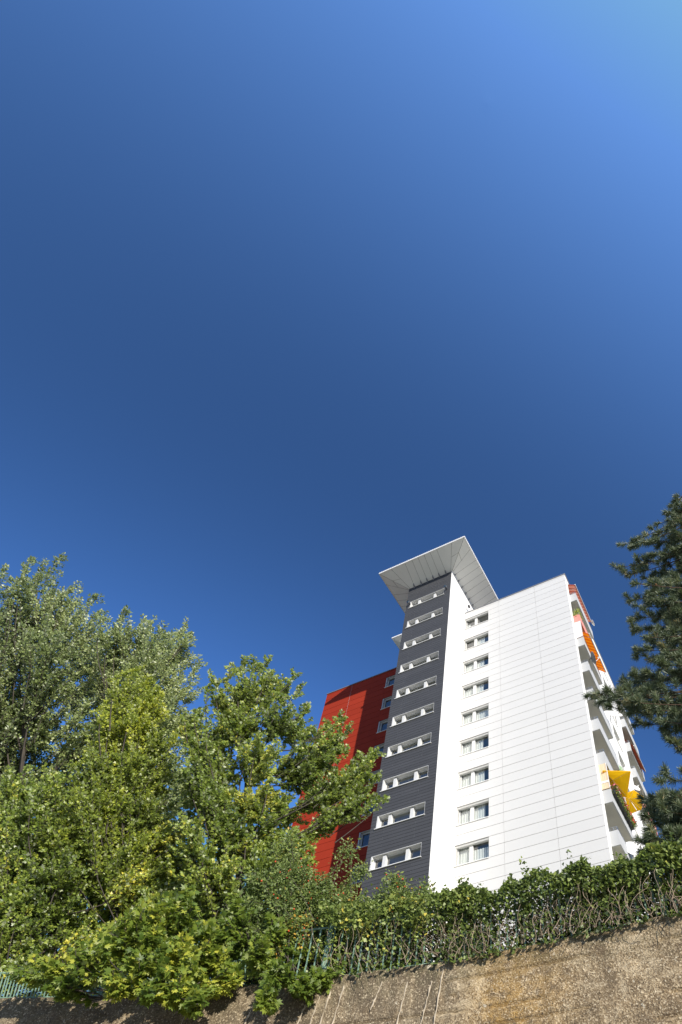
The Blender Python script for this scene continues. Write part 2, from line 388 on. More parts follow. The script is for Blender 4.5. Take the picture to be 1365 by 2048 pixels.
# --- flared canopy on the tower
CO = (-20.72, -12.66, 22.62, 37.9); CI = (TU0, TU1, TV, 36.0); ZE = 51.0
def soff(u, v, f): return (u, v, ZT + (ZE - ZT) * f)
mb = MB()
a, b, c_, d_ = CO; e, f_, g_, h_ = CI
mb.face([(e, g_, ZT), (a, c_, ZE), (b, c_, ZE), (f_, g_, ZT)][::-1])
mb.face([(f_, g_, ZT), (b, c_, ZE), (b, d_, ZE), (f_, h_, ZT)][::-1])
mb.face([(f_, h_, ZT), (b, d_, ZE), (a, d_, ZE), (e, h_, ZT)][::-1])
mb.face([(e, h_, ZT), (a, d_, ZE), (a, c_, ZE), (e, g_, ZT)][::-1])
mb.face([(a, c_, ZE + .10), (b, c_, ZE + .10), (b, d_, ZE + .10), (a, d_, ZE + .10)])
def strip(p, q, wd_=.010, drop=.006):
    p, q = Vector(p), Vector(q); t = (q - p).normalized(); s = t.cross(Vector((0, 0, 1))).normalized() * wd_; dz = Vector((0, 0, -drop))
    mb.face([p + s + dz, p - s + dz, q - s + dz, q + s + dz], 1)
for fr_ in (.135, .30, .44, .58, .72, .87):
    u = e + (f_ - e) * fr_; strip((u, g_, ZT), (u, c_, ZE))
for q in range(16):
    v = g_ + .42 + q * .66
    strip((f_, v, ZT), (b, v, ZE)); strip((e, v, ZT), (a, v, ZE))
strip((f_, g_, ZT), (b, c_, ZE)); strip((e, g_, ZT), (a, c_, ZE))
def on_front(u, t): return (u, g_ + (c_ - g_) * t, ZT + t)
for (uu, s_, ue) in ((f_, 1, b), (e, -1, a)):
    strip((uu - s_ * .12, g_, ZT), on_front(ue - s_ * 1.15, 1)); strip((uu, g_ + .1, ZT), (ue, c_ + 1.15, ZE))
    p = Vector((uu + (ue - uu) * .55, g_ + (c_ - g_) * .55, ZT + .55))
    strip(p, (uu - s_ * .12 + (ue - s_ * 1.15 - uu + s_ * .12) * .5, g_ + (c_ - g_) * .5, ZT + .5)); strip(p, (uu + (ue - uu) * .5, g_ + .1 + (c_ + 1.15 - g_ - .1) * .5, ZT + .5))
can = part(mb, 'canopy_roof', [M['soffit'], M['seam']])
mb = MB()
t = .03
mb.box((a - t, c_ - t, ZE - .02), (b + t, c_, ZE + .12)); mb.box((a - t, d_, ZE - .02), (b + t, d_ + t, ZE + .12))
mb.box((a - t, c_ + .001, ZE - .02), (a, d_ - .001, ZE + .12)); mb.box((b, c_ + .001, ZE - .02), (b + t, d_ - .001, ZE + .12))
n = 46
for q in range(n): x = a + (b - a) * q / n; mb.box((x, c_ - t - .01, ZE + .122), (x + (b - a) / n * .55, c_ + 1.0, ZE + .165))
for q in range(88): y = c_ + (d_ - c_) * q / 88; mb.box((b - 1.0, y, ZE + .122), (b + t + .01, y + .095, ZE + .165)); mb.box((a - t - .01, y, ZE + .122), (a + 1, y + .095, ZE + .165))
part(mb, 'fascia', M['white'], can)
mb = MB()
for fr_ in (.135, .30, .44, .58, .72, .87):
    u = e + (f_ - e) * fr_; mb.face([(u - .05, g_ - .004, ZT - .16), (u + .05, g_ - .004, ZT - .16), (u + .05, g_ - .26, ZT + .12), (u - .05, g_ - .26, ZT + .12)]); mb.box((u - .04, g_ - .2, ZT - .02), (u + .04, g_ - .003, ZT + .05))
for q in range(10):
    v = g_ + .42 + q * .66; mb.box((f_ + .003, v - .04, ZT - .1), (f_ + .14, v + .04, ZT + .04))
part(mb, 'bracket', M['grey_metal'], can)
# --- lift housing on the roof behind, with its own overhanging roof
mb = MB(); mb.box((-23.2, 31.6, ZR - .25), (TU0 - .03, 37, 53.0)); hs = part(mb, 'lift_housing', M['render'])
P = at_v(784.6, 1277, 30.45)
mb = MB()
mb.face([(P[0], 30.45, P[2]), (TU0 - .03, 30.45, P[2]), (TU0 - .03, 31.6, P[2] - .55), (-23.2, 31.6, P[2] - .55)]); mb.face([(P[0], 30.45, P[2]), (-23.2, 31.6, P[2] - .55), (-23.2, 37, P[2] - .55), (P[0], 38, P[2])])
mb.box((P[0] - .03, 30.42, P[2]), (TU0 - .03, 38, P[2] + .14), 1)
part(mb, 'housing_roof', [M['soffit'], M['white']], hs)

# --- balconies
UO = WU1 + .48
def balcony(k, v0, v1, mat, rail=True, rail_h=.24, UO=UO):
    z = 21.62 + 2.8 * k; H = .93
    m_ = MB(); m_.box((UO - .09, v0, z), (UO, v1, z + H)); m_.box((WU1 - .0, v0 + .001, z + .001), (UO - .09, v0 + .09, z + H - .001)); m_.box((WU1 - .0, v1 - .09, z + .001), (UO - .09, v1 - .001, z + H - .001))
    o = part(m_, 'balcony', mat)
    s = MB(); s.box((WU1 - 1.49, v0 + .003, z + .012), (UO - .091, v1 - .003, z + .16)); part(s, 'slab', M['balcony_under'], o)
    if rail:
        r = MB()
        for h in (.10, rail_h):
            r.tube([(WU1 + .02, v0 + .05, z + H + h), (UO - .045, v0 + .05, z + H + h), (UO - .045, v1 - .05, z + H + h)], .018, 6)
        for uu, vv in [(WU1 + .03, v0 + .05), (WU1 + .24, v0 + .05), (UO - .045, v0 + .05)] + [(UO - .045, v0 + .05 + q * (v1 - v0 - .1) / 4) for q in range(1, 5)]:
            r.tube([(uu, vv, z + H - .01), (uu, vv, z + H + rail_h)], .016, 6)
        part(r, 'railing', M['galv'], o)
    return o
for k in range(9): balcony(k, 27.60, 31.55, M['pink'] if k == 7 else M['balcony'], rail=k not in (1,))
for k in range(9): balcony(k, 39.1, 43.2, M['pink'] if k == 4 else M['balcony'], rail=k not in (4,), UO=WU1 + .36)

# ------------------------------------------------------------------ things fixed to or standing on the building
def on_bld(name, P, label, cat, group=None): return empty(name, w(*P), label, cat, group, rz=YAW)
def floodlight(P, label, face=(0, -1, -.2)):
    o = on_bld('floodlight', P, label, 'lamp', 'lamps on the stair tower'); f = Vector(face).normalized()
    m_ = MB(); m_.lathe([(.001, -.13), (.09, -.11), (.13, -.02), (.14, .05), (.13, .07)], (0, 0, 0), f, 14); m_.build('housing', M['galv'], o, smooth=True)
    m_ = MB(); m_.lathe([(.12, .069), (.09, .085), (.001, .09)], (0, 0, 0), f, 14); m_.build('lens', M['glass'], o)
    m_ = MB(); m_.tube([(0, .02, 0), (0, .17, -.02), (0, .235, -.02)], .03, 6); m_.box((-.07, .225, -.12), (.07, .24, .1)); m_.build('bracket', M['dark_metal'], o)
P = at_v(817, 1204.3, TV - .24); floodlight(P, 'round floodlight at the left end of the topmost slit window of the grey tower')
P = at_v(891, 1173.5, TV - .24); floodlight(P, 'round floodlight at the right end of the topmost slit window of the grey tower')
P = at_u(938.5, 1213, TU1 + .25)
o = on_bld('security_camera', P, 'small dark camera on the white tower side above the roof edge', 'camera')
m_ = MB(); m_.lathe([(.001, -.16), (.07, -.15), (.09, .0), (.09, .12), (.001, .121)], (0, 0, 0), (.2, -1, -.4), 12); m_.build('body', M['dark_metal'], o)
m_ = MB(); m_.tube([(0, 0, .02), (-.12, 0, -.14), (-.25, 0, -.14)], .025, 6); m_.build('bracket', M['white'], o)

def dish(P, r, face, label, mat, arm=True, post=None):
    o = on_bld('satellite_dish', P, label, 'satellite dish', 'satellite dishes on the balconies'); f = Vector(face).normalized()
    m_ = MB(); prof = [(.001, 0)] + [(r * q / 6, .35 * r * (q / 6) ** 2) for q in range(1, 7)] + [(r, .35 * r - .012)] + [(r * q / 6, .35 * r * (q / 6) ** 2 - .012) for q in range(5, 0, -1)] + [(.001, -.012)]
    m_.lathe(prof, (0, 0, 0), f, 20); m_.build('reflector', mat, o, smooth=True)
    dn = Vector((0, 0, -1)); dn = (dn - f * dn.dot(f)).normalized()
    if arm:
        e_ = f * r * 1.15 + dn * r * .25
        m_ = MB(); m_.tube([dn * r * .95 + f * .3 * r, e_ + dn * .03], .018, 6); m_.build('arm', M['white'], o)
        m_ = MB(); m_.lathe([(.001, 0), (.045, 0), (.045, .1), (.03, .14), (.001, .14)], e_ - f * .0, -f, 10); m_.build('receiver', M['white'], o)
    m_ = MB(); b_ = -f * .16; m_.tube([(0, 0, 0), b_, b_ + Vector(post or (0, 0, -.6))], .022, 6); m_.build('bracket', M['dark_metal'], o)
GD = paint('grey dish', (.16, .165, .175), .5, .05)
S_F = (.75, -.6, .35)
P = at_u(1184.5, 1246.6, UO + .15); dish(P, .27, (.8, .1, .3), 'white satellite dish at the far end of the topmost near balcony', M['white'], False)
P = at_u(1183.4, 1317, UO + .22); dish(P, .46, (.93, .25, .25), 'dark grey satellite dish with white arm beside the orange awning', GD, True, (-.1, .1, -.5))
P = at_u(1222, 1430, UO + .2); dish(P, .42, (.6, -.75, .3), 'white satellite dish under the lowest pine branch, nearer of two', M['white'], True)
P = at_u(1233, 1431, UO + .2); dish(P, .42, (.6, -.7, .35), 'white satellite dish under the lowest pine branch, farther of two', M['white'], True)
P = at_v(1271.5, 1578, 39.0); dish(P, .34, (.7, -.6, .3), 'white dish above the pink far balcony', M['white'], True)
P = at_v(1282, 1632, 39.0); dish(P, .34, (.7, -.6, .3), 'white dish at the far balcony two floors below the brown awning', M['white'], True)
P = at_u(1268, 1704, UO + .22); dish(P, .62, (.55, -.75, .3), 'large white satellite dish low on the side wall above the hedge', M['white'], True, (0, .05, -1.2))

def stripes(name, c1, c2, scale, axis=1):
    m = NT(name); co = m.coord(); sp = m.new('ShaderNodeSeparateXYZ'); m.link(co, sp.inputs[0])
    a_ = m.new('ShaderNodeMath', operation='MULTIPLY'); a_.inputs[1].default_value = scale; m.link(sp.outputs[axis], a_.inputs[0])
    b_ = m.new('ShaderNodeMath', operation='FRACT'); m.link(a_.outputs[0], b_.inputs[0])
    cc = m.ramp(b_.outputs[0], [(0, c1), (.5, c1), (.56, c2), (.94, c2)])
    m.link(cc, m.b.inputs['Base Color']); m.b.inputs['Roughness'].default_value = .8
    tr = m.new('ShaderNodeBsdfTranslucent'); m.link(cc, tr.inputs[0]); mx = m.new('ShaderNodeMixShader'); mx.inputs[0].default_value = .45
    m.link(m.b.outputs[0], mx.inputs[1]); m.link(tr.outputs[0], mx.inputs[2]); m.link(mx.outputs[0], m.out.inputs['Surface'])
    return m.mat
def awning(v0, v1, ua, za, ub, zb, mat, label, valance=.16):
    o = on_bld('awning', (ua, v0, za), label, 'awning'); m_ = MB(); n = 20; L = v1 - v0
    for q in range(n):
        y0, y1 = L * q / n, L * (q + 1) / n; s0, s1 = -.05 * math.sin(math.pi * q / n), -.05 * math.sin(math.pi * (q + 1) / n)
        mu, mz = (ub - ua) * .5, (zb - za) * .5
        m_.face([(0, y0, 0), (0, y1, 0), (mu, y1, mz + s1), (mu, y0, mz + s0)]); m_.face([(mu, y0, mz + s0), (mu, y1, mz + s1), (ub - ua, y1, zb - za), (ub - ua, y0, zb - za)])
        if valance: m_.face([(ub - ua, y0, zb - za), (ub - ua, y1, zb - za), (ub - ua, y1, zb - za - valance * (1 if q % 2 else .8)), (ub - ua, y0, zb - za - valance)])
    m_.build('fabric', mat, o)
    m_ = MB(); m_.box((ub - ua, 0, zb - za - .02), (ub - ua + .05, L, zb - za + .07)); m_.build('front_bar', M['white'], o)
    m_ = MB(); m_.box((-.06, 0, -.05), (.06, L, .08)); m_.build('roller_case', M['white'], o)
    m_ = MB()
    for y in (.35, L - .35): m_.tube([(.05, y, -.1), ((ub - ua) * .55, y + .1, (zb - za) * .5 - .14), (ub - ua, y, zb - za - .01)], .018, 6)
    m_.build('arm', M['white'], o)
awning(27.64, 31.5, WU1 - .6, 47.0, UO + .05, 46.15, stripes('red brown awning', (.40, .11, .07), (.58, .24, .17), 3.2), 'red brown scalloped awning over the topmost near balcony')
awning(27.55, 31.4, WU1 - .6, 41.1, UO + .42, 39.35, stripes('orange awning', (.62, .12, .004), (.80, .25, .012), 3.2), 'bright orange striped awning below the pink balcony', 0)
awning(39.2, 42.6, WU1 - .6, 41.1, UO + .12, 38.9, stripes('brown awning', (.12, .025, .012), (.17, .04, .02), 2), 'dark brown awning on the far column of balconies', .25)

def parasol(P, rad, tilt, mat, label, n=4, turn=.785, drop=.42, pole=1.6, scallop=False):
    o = on_bld('parasol', P, label, 'parasol'); m_ = MB(); ax = Vector(tilt).normalized(); a_ = ax.orthogonal().normalized(); b_ = ax.cross(a_)
    def pt(an, f, extra=0): return (a_ * math.cos(an) + b_ * math.sin(an)) * rad * f - ax * (drop * f + extra)
    S = 6
    for q in range(n):
        A0, A1 = turn + 2 * math.pi * q / n, turn + 2 * math.pi * (q + 1) / n
        for k in range(S):
            def g(f, t): return pt(A0, f).lerp(pt(A1, f), t) + ax * .05 * math.sin(math.pi * f) * (1 - abs(2 * t - 1) * .2)
            t0, t1 = k / S, (k + 1) / S
            m_.face([(0, 0, .0), g(.5, t0), g(.5, t1)]); m_.face([g(.5, t0), g(1, t0), g(1, t1), g(.5, t1)])
            m_.face([g(1, t0), g(1, t0) - ax * .12, g(1, t1) - ax * .12, g(1, t1)])
    m_.build('canopy', mat, o)
    m_ = MB()
    for q in range(n): m_.tube([-ax * .05, pt(turn + 2 * math.pi * q / n, .97, .02)], .009, 4)
    m_.build('rib', M['white'], o)
    m_ = MB(); m_.tube([ax * .06, -ax * pole], .018, 6); m_.build('pole', M['white'], o)
def cloth(name, c, tm=.5):
    m = NT(name); m.b.inputs['Roughness'].default_value = .85; co = m.coord(); f = m.noise(co, 3, 4)
    cc = m.ramp(f, [(.3, tuple(x * .9 for x in c)), (.7, c)]); m.link(cc, m.b.inputs['Base Color']); tr = m.new('ShaderNodeBsdfTranslucent'); m.link(cc, tr.inputs[0])
    mx = m.new('ShaderNodeMixShader'); mx.inputs[0].default_value = tm; m.link(m.b.outputs[0], mx.inputs[1]); m.link(tr.outputs[0], mx.inputs[2]); m.link(mx.outputs[0], m.out.inputs['Surface']); return m.mat
YEL = cloth('yellow cloth', (.95, .55, .01))
P = at_u(1226, 1560, UO - .0); parasol(P, 1.12, (-.22, .30, .9), YEL, 'large square yellow parasol above the planter of red flowers', 4, .5)
P = at_u(1259, 1598, UO + .1); parasol(P, .80, (-.25, .35, .9), YEL, 'smaller yellow parasol at the far end of the flower boxes', 6, .3)
m = NT('green patterned cloth'); co = m.coord(); f = m.noise(co, 9, 3); m.link(m.ramp(f, [(.4, (.16, .27, .15)), (.55, (.30, .42, .24)), (.68, (.50, .52, .25))]), m.b.inputs['Base Color']); m.b.inputs['Roughness'].default_value = .8
P = at_u(1243, 1533, UO + .0); parasol(P, .85, (.75, .1, .6), m.mat, 'green patterned parasol hanging over the balcony above the yellow one', 8, 0, .5)

# privacy screens
def screen(z0, z1, mat, label, cat, band=False):
    o = on_bld('privacy_screen', (WU1, 27.55, z0), label, cat); m_ = MB(); m_.box((.012, .0, 0), (.45, .03, z1 - z0)); m_.build('panel', mat, o)
    m_ = MB(); m_.box((0, -.012, 0), (.012, .042, z1 - z0)); m_.box((.45, -.012, 0), (.478, .042, z1 - z0))
    if band: m_.box((.0121, -.02, .42), (.4499, -.001, .54))
    m_.build('frame', M['white'], o)
m = NT('bamboo'); co = m.coord(); mp = m.new('ShaderNodeMapping'); mp.inputs['Scale'].default_value = (40, 1, .4); m.link(co, mp.inputs[0]); f = m.noise(mp.outputs[0], 1, 3)
m.link(m.ramp(f, [(.3, (.50, .38, .24)), (.7, (.74, .62, .45))]), m.b.inputs['Base Color']); m.b.inputs['Roughness'].default_value = .7
screen(25.36, 27.19, m.mat, 'beige reed privacy screen at the balcony end beside the yellow parasol', 'screen', True)
screen(39.36, 41.2, M['screen'], 'milky white privacy screen below the pink balcony end', 'screen')

# ------------------------------------------------------------------ leaves
def fold(t, fold_=.12): return [(x, y, -fold_ * abs(x)) for x, y in t]
def template(kind):
    if kind == 'kite':
        v = fold([(0, 0), (.36, .42), (0, 1), (-.36, .42)], .25); f = [(0, 1, 2), (0, 2, 3)]
    elif kind == 'lobe':       # three-lobed
        v = fold([(0, 0), (.30, .12), (.50, .48), (.22, .50), (0, 1), (-.22, .50), (-.50, .48), (-.30, .12)], .2); f = [(0, 1, 2, 3, 4), (0, 4, 5, 6, 7)]
    elif kind == 'maple':      # five-lobed with deep sinuses
        r = [(0, 0), (.22, -.10), (.26, .06), (.58, .26), (.36, .34), (.46, .66), (.17, .50), (0, 1.0)]
        l = [(-x, y) for x, y in r[1:-1]][::-1]
        v = fold(r + l, .16); f = [tuple(range(8)), (0,) + tuple(range(7, 14))]
    elif kind == 'oval':
        v = fold([(0, 0), (.24, .25), (.26, .6), (0, 1), (-.26, .6), (-.24, .25)], .2); f = [(0, 1, 2, 3), (0, 3, 4, 5)]
    elif kind == 'ivy':
        v = fold([(0, 0), (.34, -.06), (.46, .22), (.30, .42), (.26, .70), (0, 1), (-.26, .70), (-.30, .42), (-.46, .22), (-.34, -.06)], .14); f = [(0, 1, 2, 3, 4, 5), (0, 5, 6, 7, 8, 9)]
    elif kind == 'petal':
        v = [(.5 * math.cos(i * 1.2566), .5 + .5 * math.sin(i * 1.2566), .1 * (i % 2)) for i in range(5)]; f = [(0, 1, 2, 3, 4)]
    return np.array(v, float), f
def leaf_mesh(name, pos, axis, normal, size, tint, kind, mat, parent, off=(0, 0, 0), curl=.0):
    T, faces = template(kind); N = len(pos)
    y = axis / np.linalg.norm(axis, axis=1)[:, None]; x = np.cross(y, normal); x /= np.linalg.norm(x, axis=1)[:, None] + 1e-9; z = np.cross(x, y)
    loc = T[None] * size[:, None, None]
    wv = loc[..., 0:1] * x[:, None] + loc[..., 1:2] * y[:, None] + loc[..., 2:3] * z[:, None] + pos[:, None] - np.asarray(off)
    nv = len(T); co_ = wv.reshape(-1, 3).astype(np.float32)
    me = bpy.data.meshes.new(name); me.vertices.add(len(co_)); me.vertices.foreach_set('co', co_.ravel())
    fl = np.concatenate([np.array(f) for f in faces]); cnt = np.array([len(f) for f in faces])
    loops = (fl[None] + (np.arange(N) * nv)[:, None]).ravel().astype(np.int32); tot = np.tile(cnt, N).astype(np.int32)
    me.loops.add(len(loops)); me.loops.foreach_set('vertex_index', loops)
    me.polygons.add(len(tot)); st = np.concatenate([[0], np.cumsum(tot)[:-1]]).astype(np.int32)
    me.polygons.foreach_set('loop_start', st); me.polygons.foreach_set('loop_total', tot)
    at_ = me.attributes.new('tint', 'FLOAT', 'FACE'); at_.data.foreach_set('value', np.repeat(tint, len(faces)).astype(np.float32))
    me.materials.append(mat); me.update(calc_edges=True); me.validate()
    o = bpy.data.objects.new(name, me); col.objects.link(o)
    if parent: o.parent = parent
    return o
def unit(a): return a / (np.linalg.norm(a, axis=-1, keepdims=True) + 1e-9)
def bez(p0, p1, p2, n): 
    t = np.linspace(0, 1, n)[:, None]; return (1 - t) ** 2 * p0 + 2 * t * (1 - t) * p1 + t ** 2 * p2

def tree(name, label, base, top, clumps, tips, leaf, mat, bark, r0=.16, shoots=34, per=24, kind='lobe', tint=(.5, .2), up=.55, spread=.8, droop=.25, group='trees behind the retaining wall', seed=1, tg=None):
    g = np.random.default_rng(seed)
    base = np.array(base, float); top = np.array(top, float)
    o = empty(name, base, label, name.split('_')[-1], group)
    lean = g.normal(0, .25, (1, 3)) * np.array([1, 1, 0]); tr = bez(base, (base + top) / 2 + lean[0], top, 14)
    mb = MB(); mb.tube(tr - base, [r0 * (1 - .85 * (i / 13)) for i in range(14)], 8)
    P, A, Nn, S, Ti = [], [], [], [], []
    def leaves(path, n, size, tbase):
        L = len(path); seg = g.random(n) ** .8 * (L - 1) * .92 + (L - 1) * .08; i = np.minimum(seg.astype(int), L - 2); fr = seg - i
        p = path[i] * (1 - fr)[:, None] + path[i + 1] * fr[:, None]; d = unit(path[i + 1] - path[i])
        out = unit(g.normal(0, 1, (n, 3)) + d * .5); a = unit(out * spread + d * .5 + np.array([0, 0, -droop]))
        P.append(p + out * size * .45); A.append(a)
        Nn.append(unit(g.normal(0, .72, (n, 3)) + np.array([.25, -.75, .40]) + SUN * .45)); S.append(size * g.uniform(.6, 1.25, n)); Ti.append(np.clip(tbase + g.normal(0, tint[1] * 1.0, n), 0, 1))
    def limb_to(c, rr):
        h = np.linalg.norm((c - tr[0])[:2]); zt = c[2] - h * g.uniform(.7, 1.1) - .4 * rr
        f = np.clip((zt - base[2]) / max(.1, top[2] - base[2]), .12, .93); j = f * 13; i0 = int(j); s = tr[i0] * (1 - (j - i0)) + tr[min(i0 + 1, 13)] * (j - i0)
        mid = s * .45 + c * .55 + np.array([g.normal(0, .15), g.normal(0, .15), -.12 * np.linalg.norm(c - s)])
        return bez(s, mid, c, 9)
    for (c, rr) in clumps:
        c = np.array(c, float); path = limb_to(c, rr); mb.tube(path - base, [max(.012, r0 * .34 * (1 - .8 * i / 8)) for i in range(9)], 6)
        tb = np.clip((tint[0] if tg is None else np.interp(c[2], tg[:2], tg[2:])) + g.normal(0, tint[1]), 0, 1)
        ns = max(6, int(shoots * min(1.6, rr)))
        for q in range(ns):
            s = path[g.integers(4, 9)]; dv = unit(g.normal(0, 1, 3)); tip = c + dv * rr * g.uniform(.45, 1.0) + np.array([0, 0, .12 * rr])
            if np.linalg.norm(tip - s) < .3: continue
            md = (s + tip) / 2 + np.array([0, 0, -.10 * up * np.linalg.norm(tip - s)]) + g.normal(0, .08, 3)
            sh = bez(s, md, tip, 7); mb.tube(sh - base, [.011 * (1 - .6 * i / 6) for i in range(7)], 3, cap=False)
            leaves(sh, int(per * min(1.7, .5 + .5 * np.linalg.norm(tip - s))), leaf, np.clip(tb + g.normal(0, .08), 0, 1))
    tips = list(tips)
    for (c, rr) in clumps:           # feathery leaders above every clump
        for q in range(2): an = g.uniform(0, 6.28); tips.append((np.array(c) + np.array([math.cos(an) * rr * g.uniform(.2, .9), math.sin(an) * rr * g.uniform(.2, .9), rr * g.uniform(.75, 1.2)]), rr * g.uniform(.7, 1.1)))
    for (tp, L) in tips:              # upright leaders that break the outline
        tp = np.array(tp, float); bt = tp - np.array([g.normal(0, .10) * L, g.normal(0, .1) * L, L]); path = bez(limb_to(bt, 1)[5], bt, tp, 10)
        mb.tube(path - base, [.018 * (1 - .7 * i / 9) for i in range(10)], 4, cap=False)
        tb = np.clip((tint[0] if tg is None else tg[3]) + g.normal(0, tint[1] * .5), 0, 1)
        leaves(path[4:], int(per * 1.5 * L), leaf, tb)
        for q in range(int(7 * L)):
            s = path[g.integers(4, 9)]; e_ = s + unit(np.array([g.normal(0, .6), g.normal(0, .6), .8])) * g.uniform(.2, .45) * (.6 + .4 * L); leaves(bez(s, (s + e_) / 2, e_, 5), int(per * .5), leaf, tb)
    mb.build('trunk', bark, o, smooth=True)
    P, A, Nn, S, Ti = map(np.concatenate, (P, A, Nn, S, Ti))
    leaf_mesh('crown', P, A, Nn, S, Ti, kind, mat, o, base)
    return o
def cl(lst, D0, jit=0.):               # clumps given where they are seen, each at its own distance
    out = []
    for q in lst:
        x, y, r = q[:3]; D = D0 + (q[3] if len(q) > 3 else 0); p = at(x, y, D); out.append((p, r * slant(p) / F))
    return out
def tp(lst, D0):
    out = []
    for q in lst:
        x, y, h = q[:3]; D = D0 + (q[3] if len(q) > 3 else 0); p = at(x, y, D); out.append((p, h * slant(p) / F))
    return out

# retaining wall line
WX = np.array([-60, -30, -14, -9.53, -8.84, -7.57, -5.51, -3.08, -2.1, -.47, .23, 1.39, 2.93, 4.2, 6, 9, 20.]); WYs = np.array([16, 14, 12.95, 12.80, 12.78, 12.71, 12.42, 11.93, 11.69, 11.2, 10.96, 10.45, 9.75, 9.2, 8.4, 7.1, 2.3])
WTOP = 7.32
def wy(x):
    return float(np.mean([np.interp(x + d, WX, WYs) for d in (-.5, -.25, 0, .25, .5)]))
def hill_z(x, y):
    d = max(0, y - wy(x)); return WTOP - .12 + (ZB - WTOP + .12) * min(1, d / 14) ** .9 + .08 * mnoise.noise(Vector((x * .4, y * .4, 0)))

bark_grey = barkmat('grey bark', (.024, .020, .016), (.085, .070, .054)); bark_pine = barkmat('pine bark', (.05, .03, .02), (.16, .09, .05))
L_far = leafmat('silver maple leaf', [(0, (.080, .112, .034)), (.5, (.205, .262, .088)), (1, (.38, .42, .16))], (.70, .74, .58), (.46, .58, .12), .22, .42, .5)
L_mid = leafmat('green maple leaf', [(0, (.070, .112, .018)), (.5, (.205, .275, .042)), (.85, (.38, .43, .08)), (1, (.62, .55, .07))], (.68, .72, .54), (.47, .58, .06), .24, .42, .5)
L_yel = leafmat('yellow green maple leaf', [(0, (.085, .125, .020)), (.35, (.23, .29, .04)), (.7, (.42, .45, .045)), (1, (.62, .58, .06))], (.62, .66, .38), (.50, .60, .05), .26, .42, .5)
L_near = leafmat('bright maple leaf', [(0, (.075, .125, .020)), (.45, (.17, .235, .035)), (.8, (.31, .35, .05)), (1, (.46, .46, .06))], (.34, .40, .18), (.42, .54, .05), .34, .45, .4)
L_ivy = leafmat('ivy leaf', [(0, (.040, .066, .016)), (.5, (.145, .20, .042)), (.9, (.28, .33, .08)), (1, (.58, .48, .08))], (.28, .34, .16), (.26, .36, .05), .22, .45, .4)
L_rose = leafmat('rose leaf', [(0, (.085, .125, .035)), (.6, (.17, .23, .06)), (.92, (.28, .32, .07)), (1, (.55, .32, .05))], (.32, .38, .20), (.28, .38, .06), .25, .5, .4)

def ground_pt(x, y, D):               # foot of a tree whose stem is seen at x, y at distance D
    p = at(x, y, D); return (p[0], p[1], hill_z(p[0], p[1]) - .1)

# tall grey-green maple at the left edge
D = 23
tree('maple_tree', 'tall grey green maple at the left edge, highest of the leafy trees', ground_pt(20, 1950, D), at(75, 1180, D),
     cl([(60, 1215, 62), (120, 1225, 55, -1), (25, 1255, 60, .8), (165, 1280, 55, .4), (95, 1320, 80, -1.5), (20, 1360, 75, .5), (170, 1380, 75, 1), (90, 1440, 85, -.5), (10, 1470, 75, 1), (170, 1480, 70, -1.2), (60, 1560, 80, 1), (150, 1580, 75), (10, 1640, 80, -.8), (100, 1680, 85, .6), (-60, 1400, 90), (-60, 1560, 90, 1), (-50, 1270, 70), (190, 1330, 40, 1), (40, 1760, 90), (-40, 1750, 80), (110, 1830, 80, .8)], D),
     tp([(128, 1108, 70), (98, 1122, 60), (66, 1116, 75), (110, 1150, 60), (160, 1163, 75), (193, 1190, 60), (203, 1222, 50), (15, 1132, 70), (35, 1160, 60), (80, 1150, 60, 1), (140, 1200, 60, -1), (-20, 1180, 60)], D),
     .105, L_far, bark_grey, .12, 46, 50, 'kite', (.45, .16), seed=3)
# grey-green maple beside it
D = 20.5
tree('maple_tree', 'grey green maple with upright shoots between the tall left maple and the red wall', ground_pt(250, 1950, D), at(290, 1270, D),
     cl([(250, 1285, 50), (310, 1290, 48, -.5), (355, 1310, 40, .4), (225, 1330, 55, .8), (290, 1350, 65, -1), (350, 1380, 50), (230, 1420, 65, .5), (310, 1440, 70, -.6), (365, 1450, 42, .3), (250, 1510, 70, .6), (340, 1530, 60), (290, 1600, 70, -.5), (220, 1620, 60, .4), (360, 1610, 50, .8), (300, 1700, 70), (220, 1740, 70, .6), (350, 1760, 60, .5)], D),
     tp([(250, 1222, 60), (214, 1234, 60), (288, 1232, 55), (303, 1240, 50), (328, 1262, 50), (374, 1250, 70), (374, 1284, 45), (402, 1320, 60), (396, 1378, 40), (380, 1425, 50)], D),
     .10, L_far, bark_grey, .11, 50, 52, 'kite', (.6, .14), seed=5)
# yellow-green sapling
D = 16.5
tree('maple_tree', 'yellow green young maple in front of the grey green maples', ground_pt(290, 1940, D), at(270, 1370, D),
     cl([(265, 1385, 38), (240, 1430, 42, .2), (300, 1420, 38, -.2), (265, 1470, 48), (215, 1490, 40, .4), (310, 1490, 42), (250, 1540, 52, -.3), (180, 1540, 40), (310, 1560, 45, .4), (220, 1600, 52), (150, 1610, 45, -.3), (290, 1630, 50), (190, 1680, 55, .2), (110, 1680, 45), (260, 1700, 52), (310, 1760, 50, .2), (220, 1760, 50, .1), (270, 1830, 48, .2), (340, 1830, 44, .3)], D),
     tp([(268, 1338, 60), (240, 1345, 50), (300, 1352, 50), (215, 1400, 45), (320, 1385, 40)], D),
     .085, L_yel, bark_grey, .035, 64, 64, 'lobe', (.45, .12), seed=8, tg=(at(250, 1600, 16.5)[2], at(250, 1400, 16.5)[2], .2, .47))
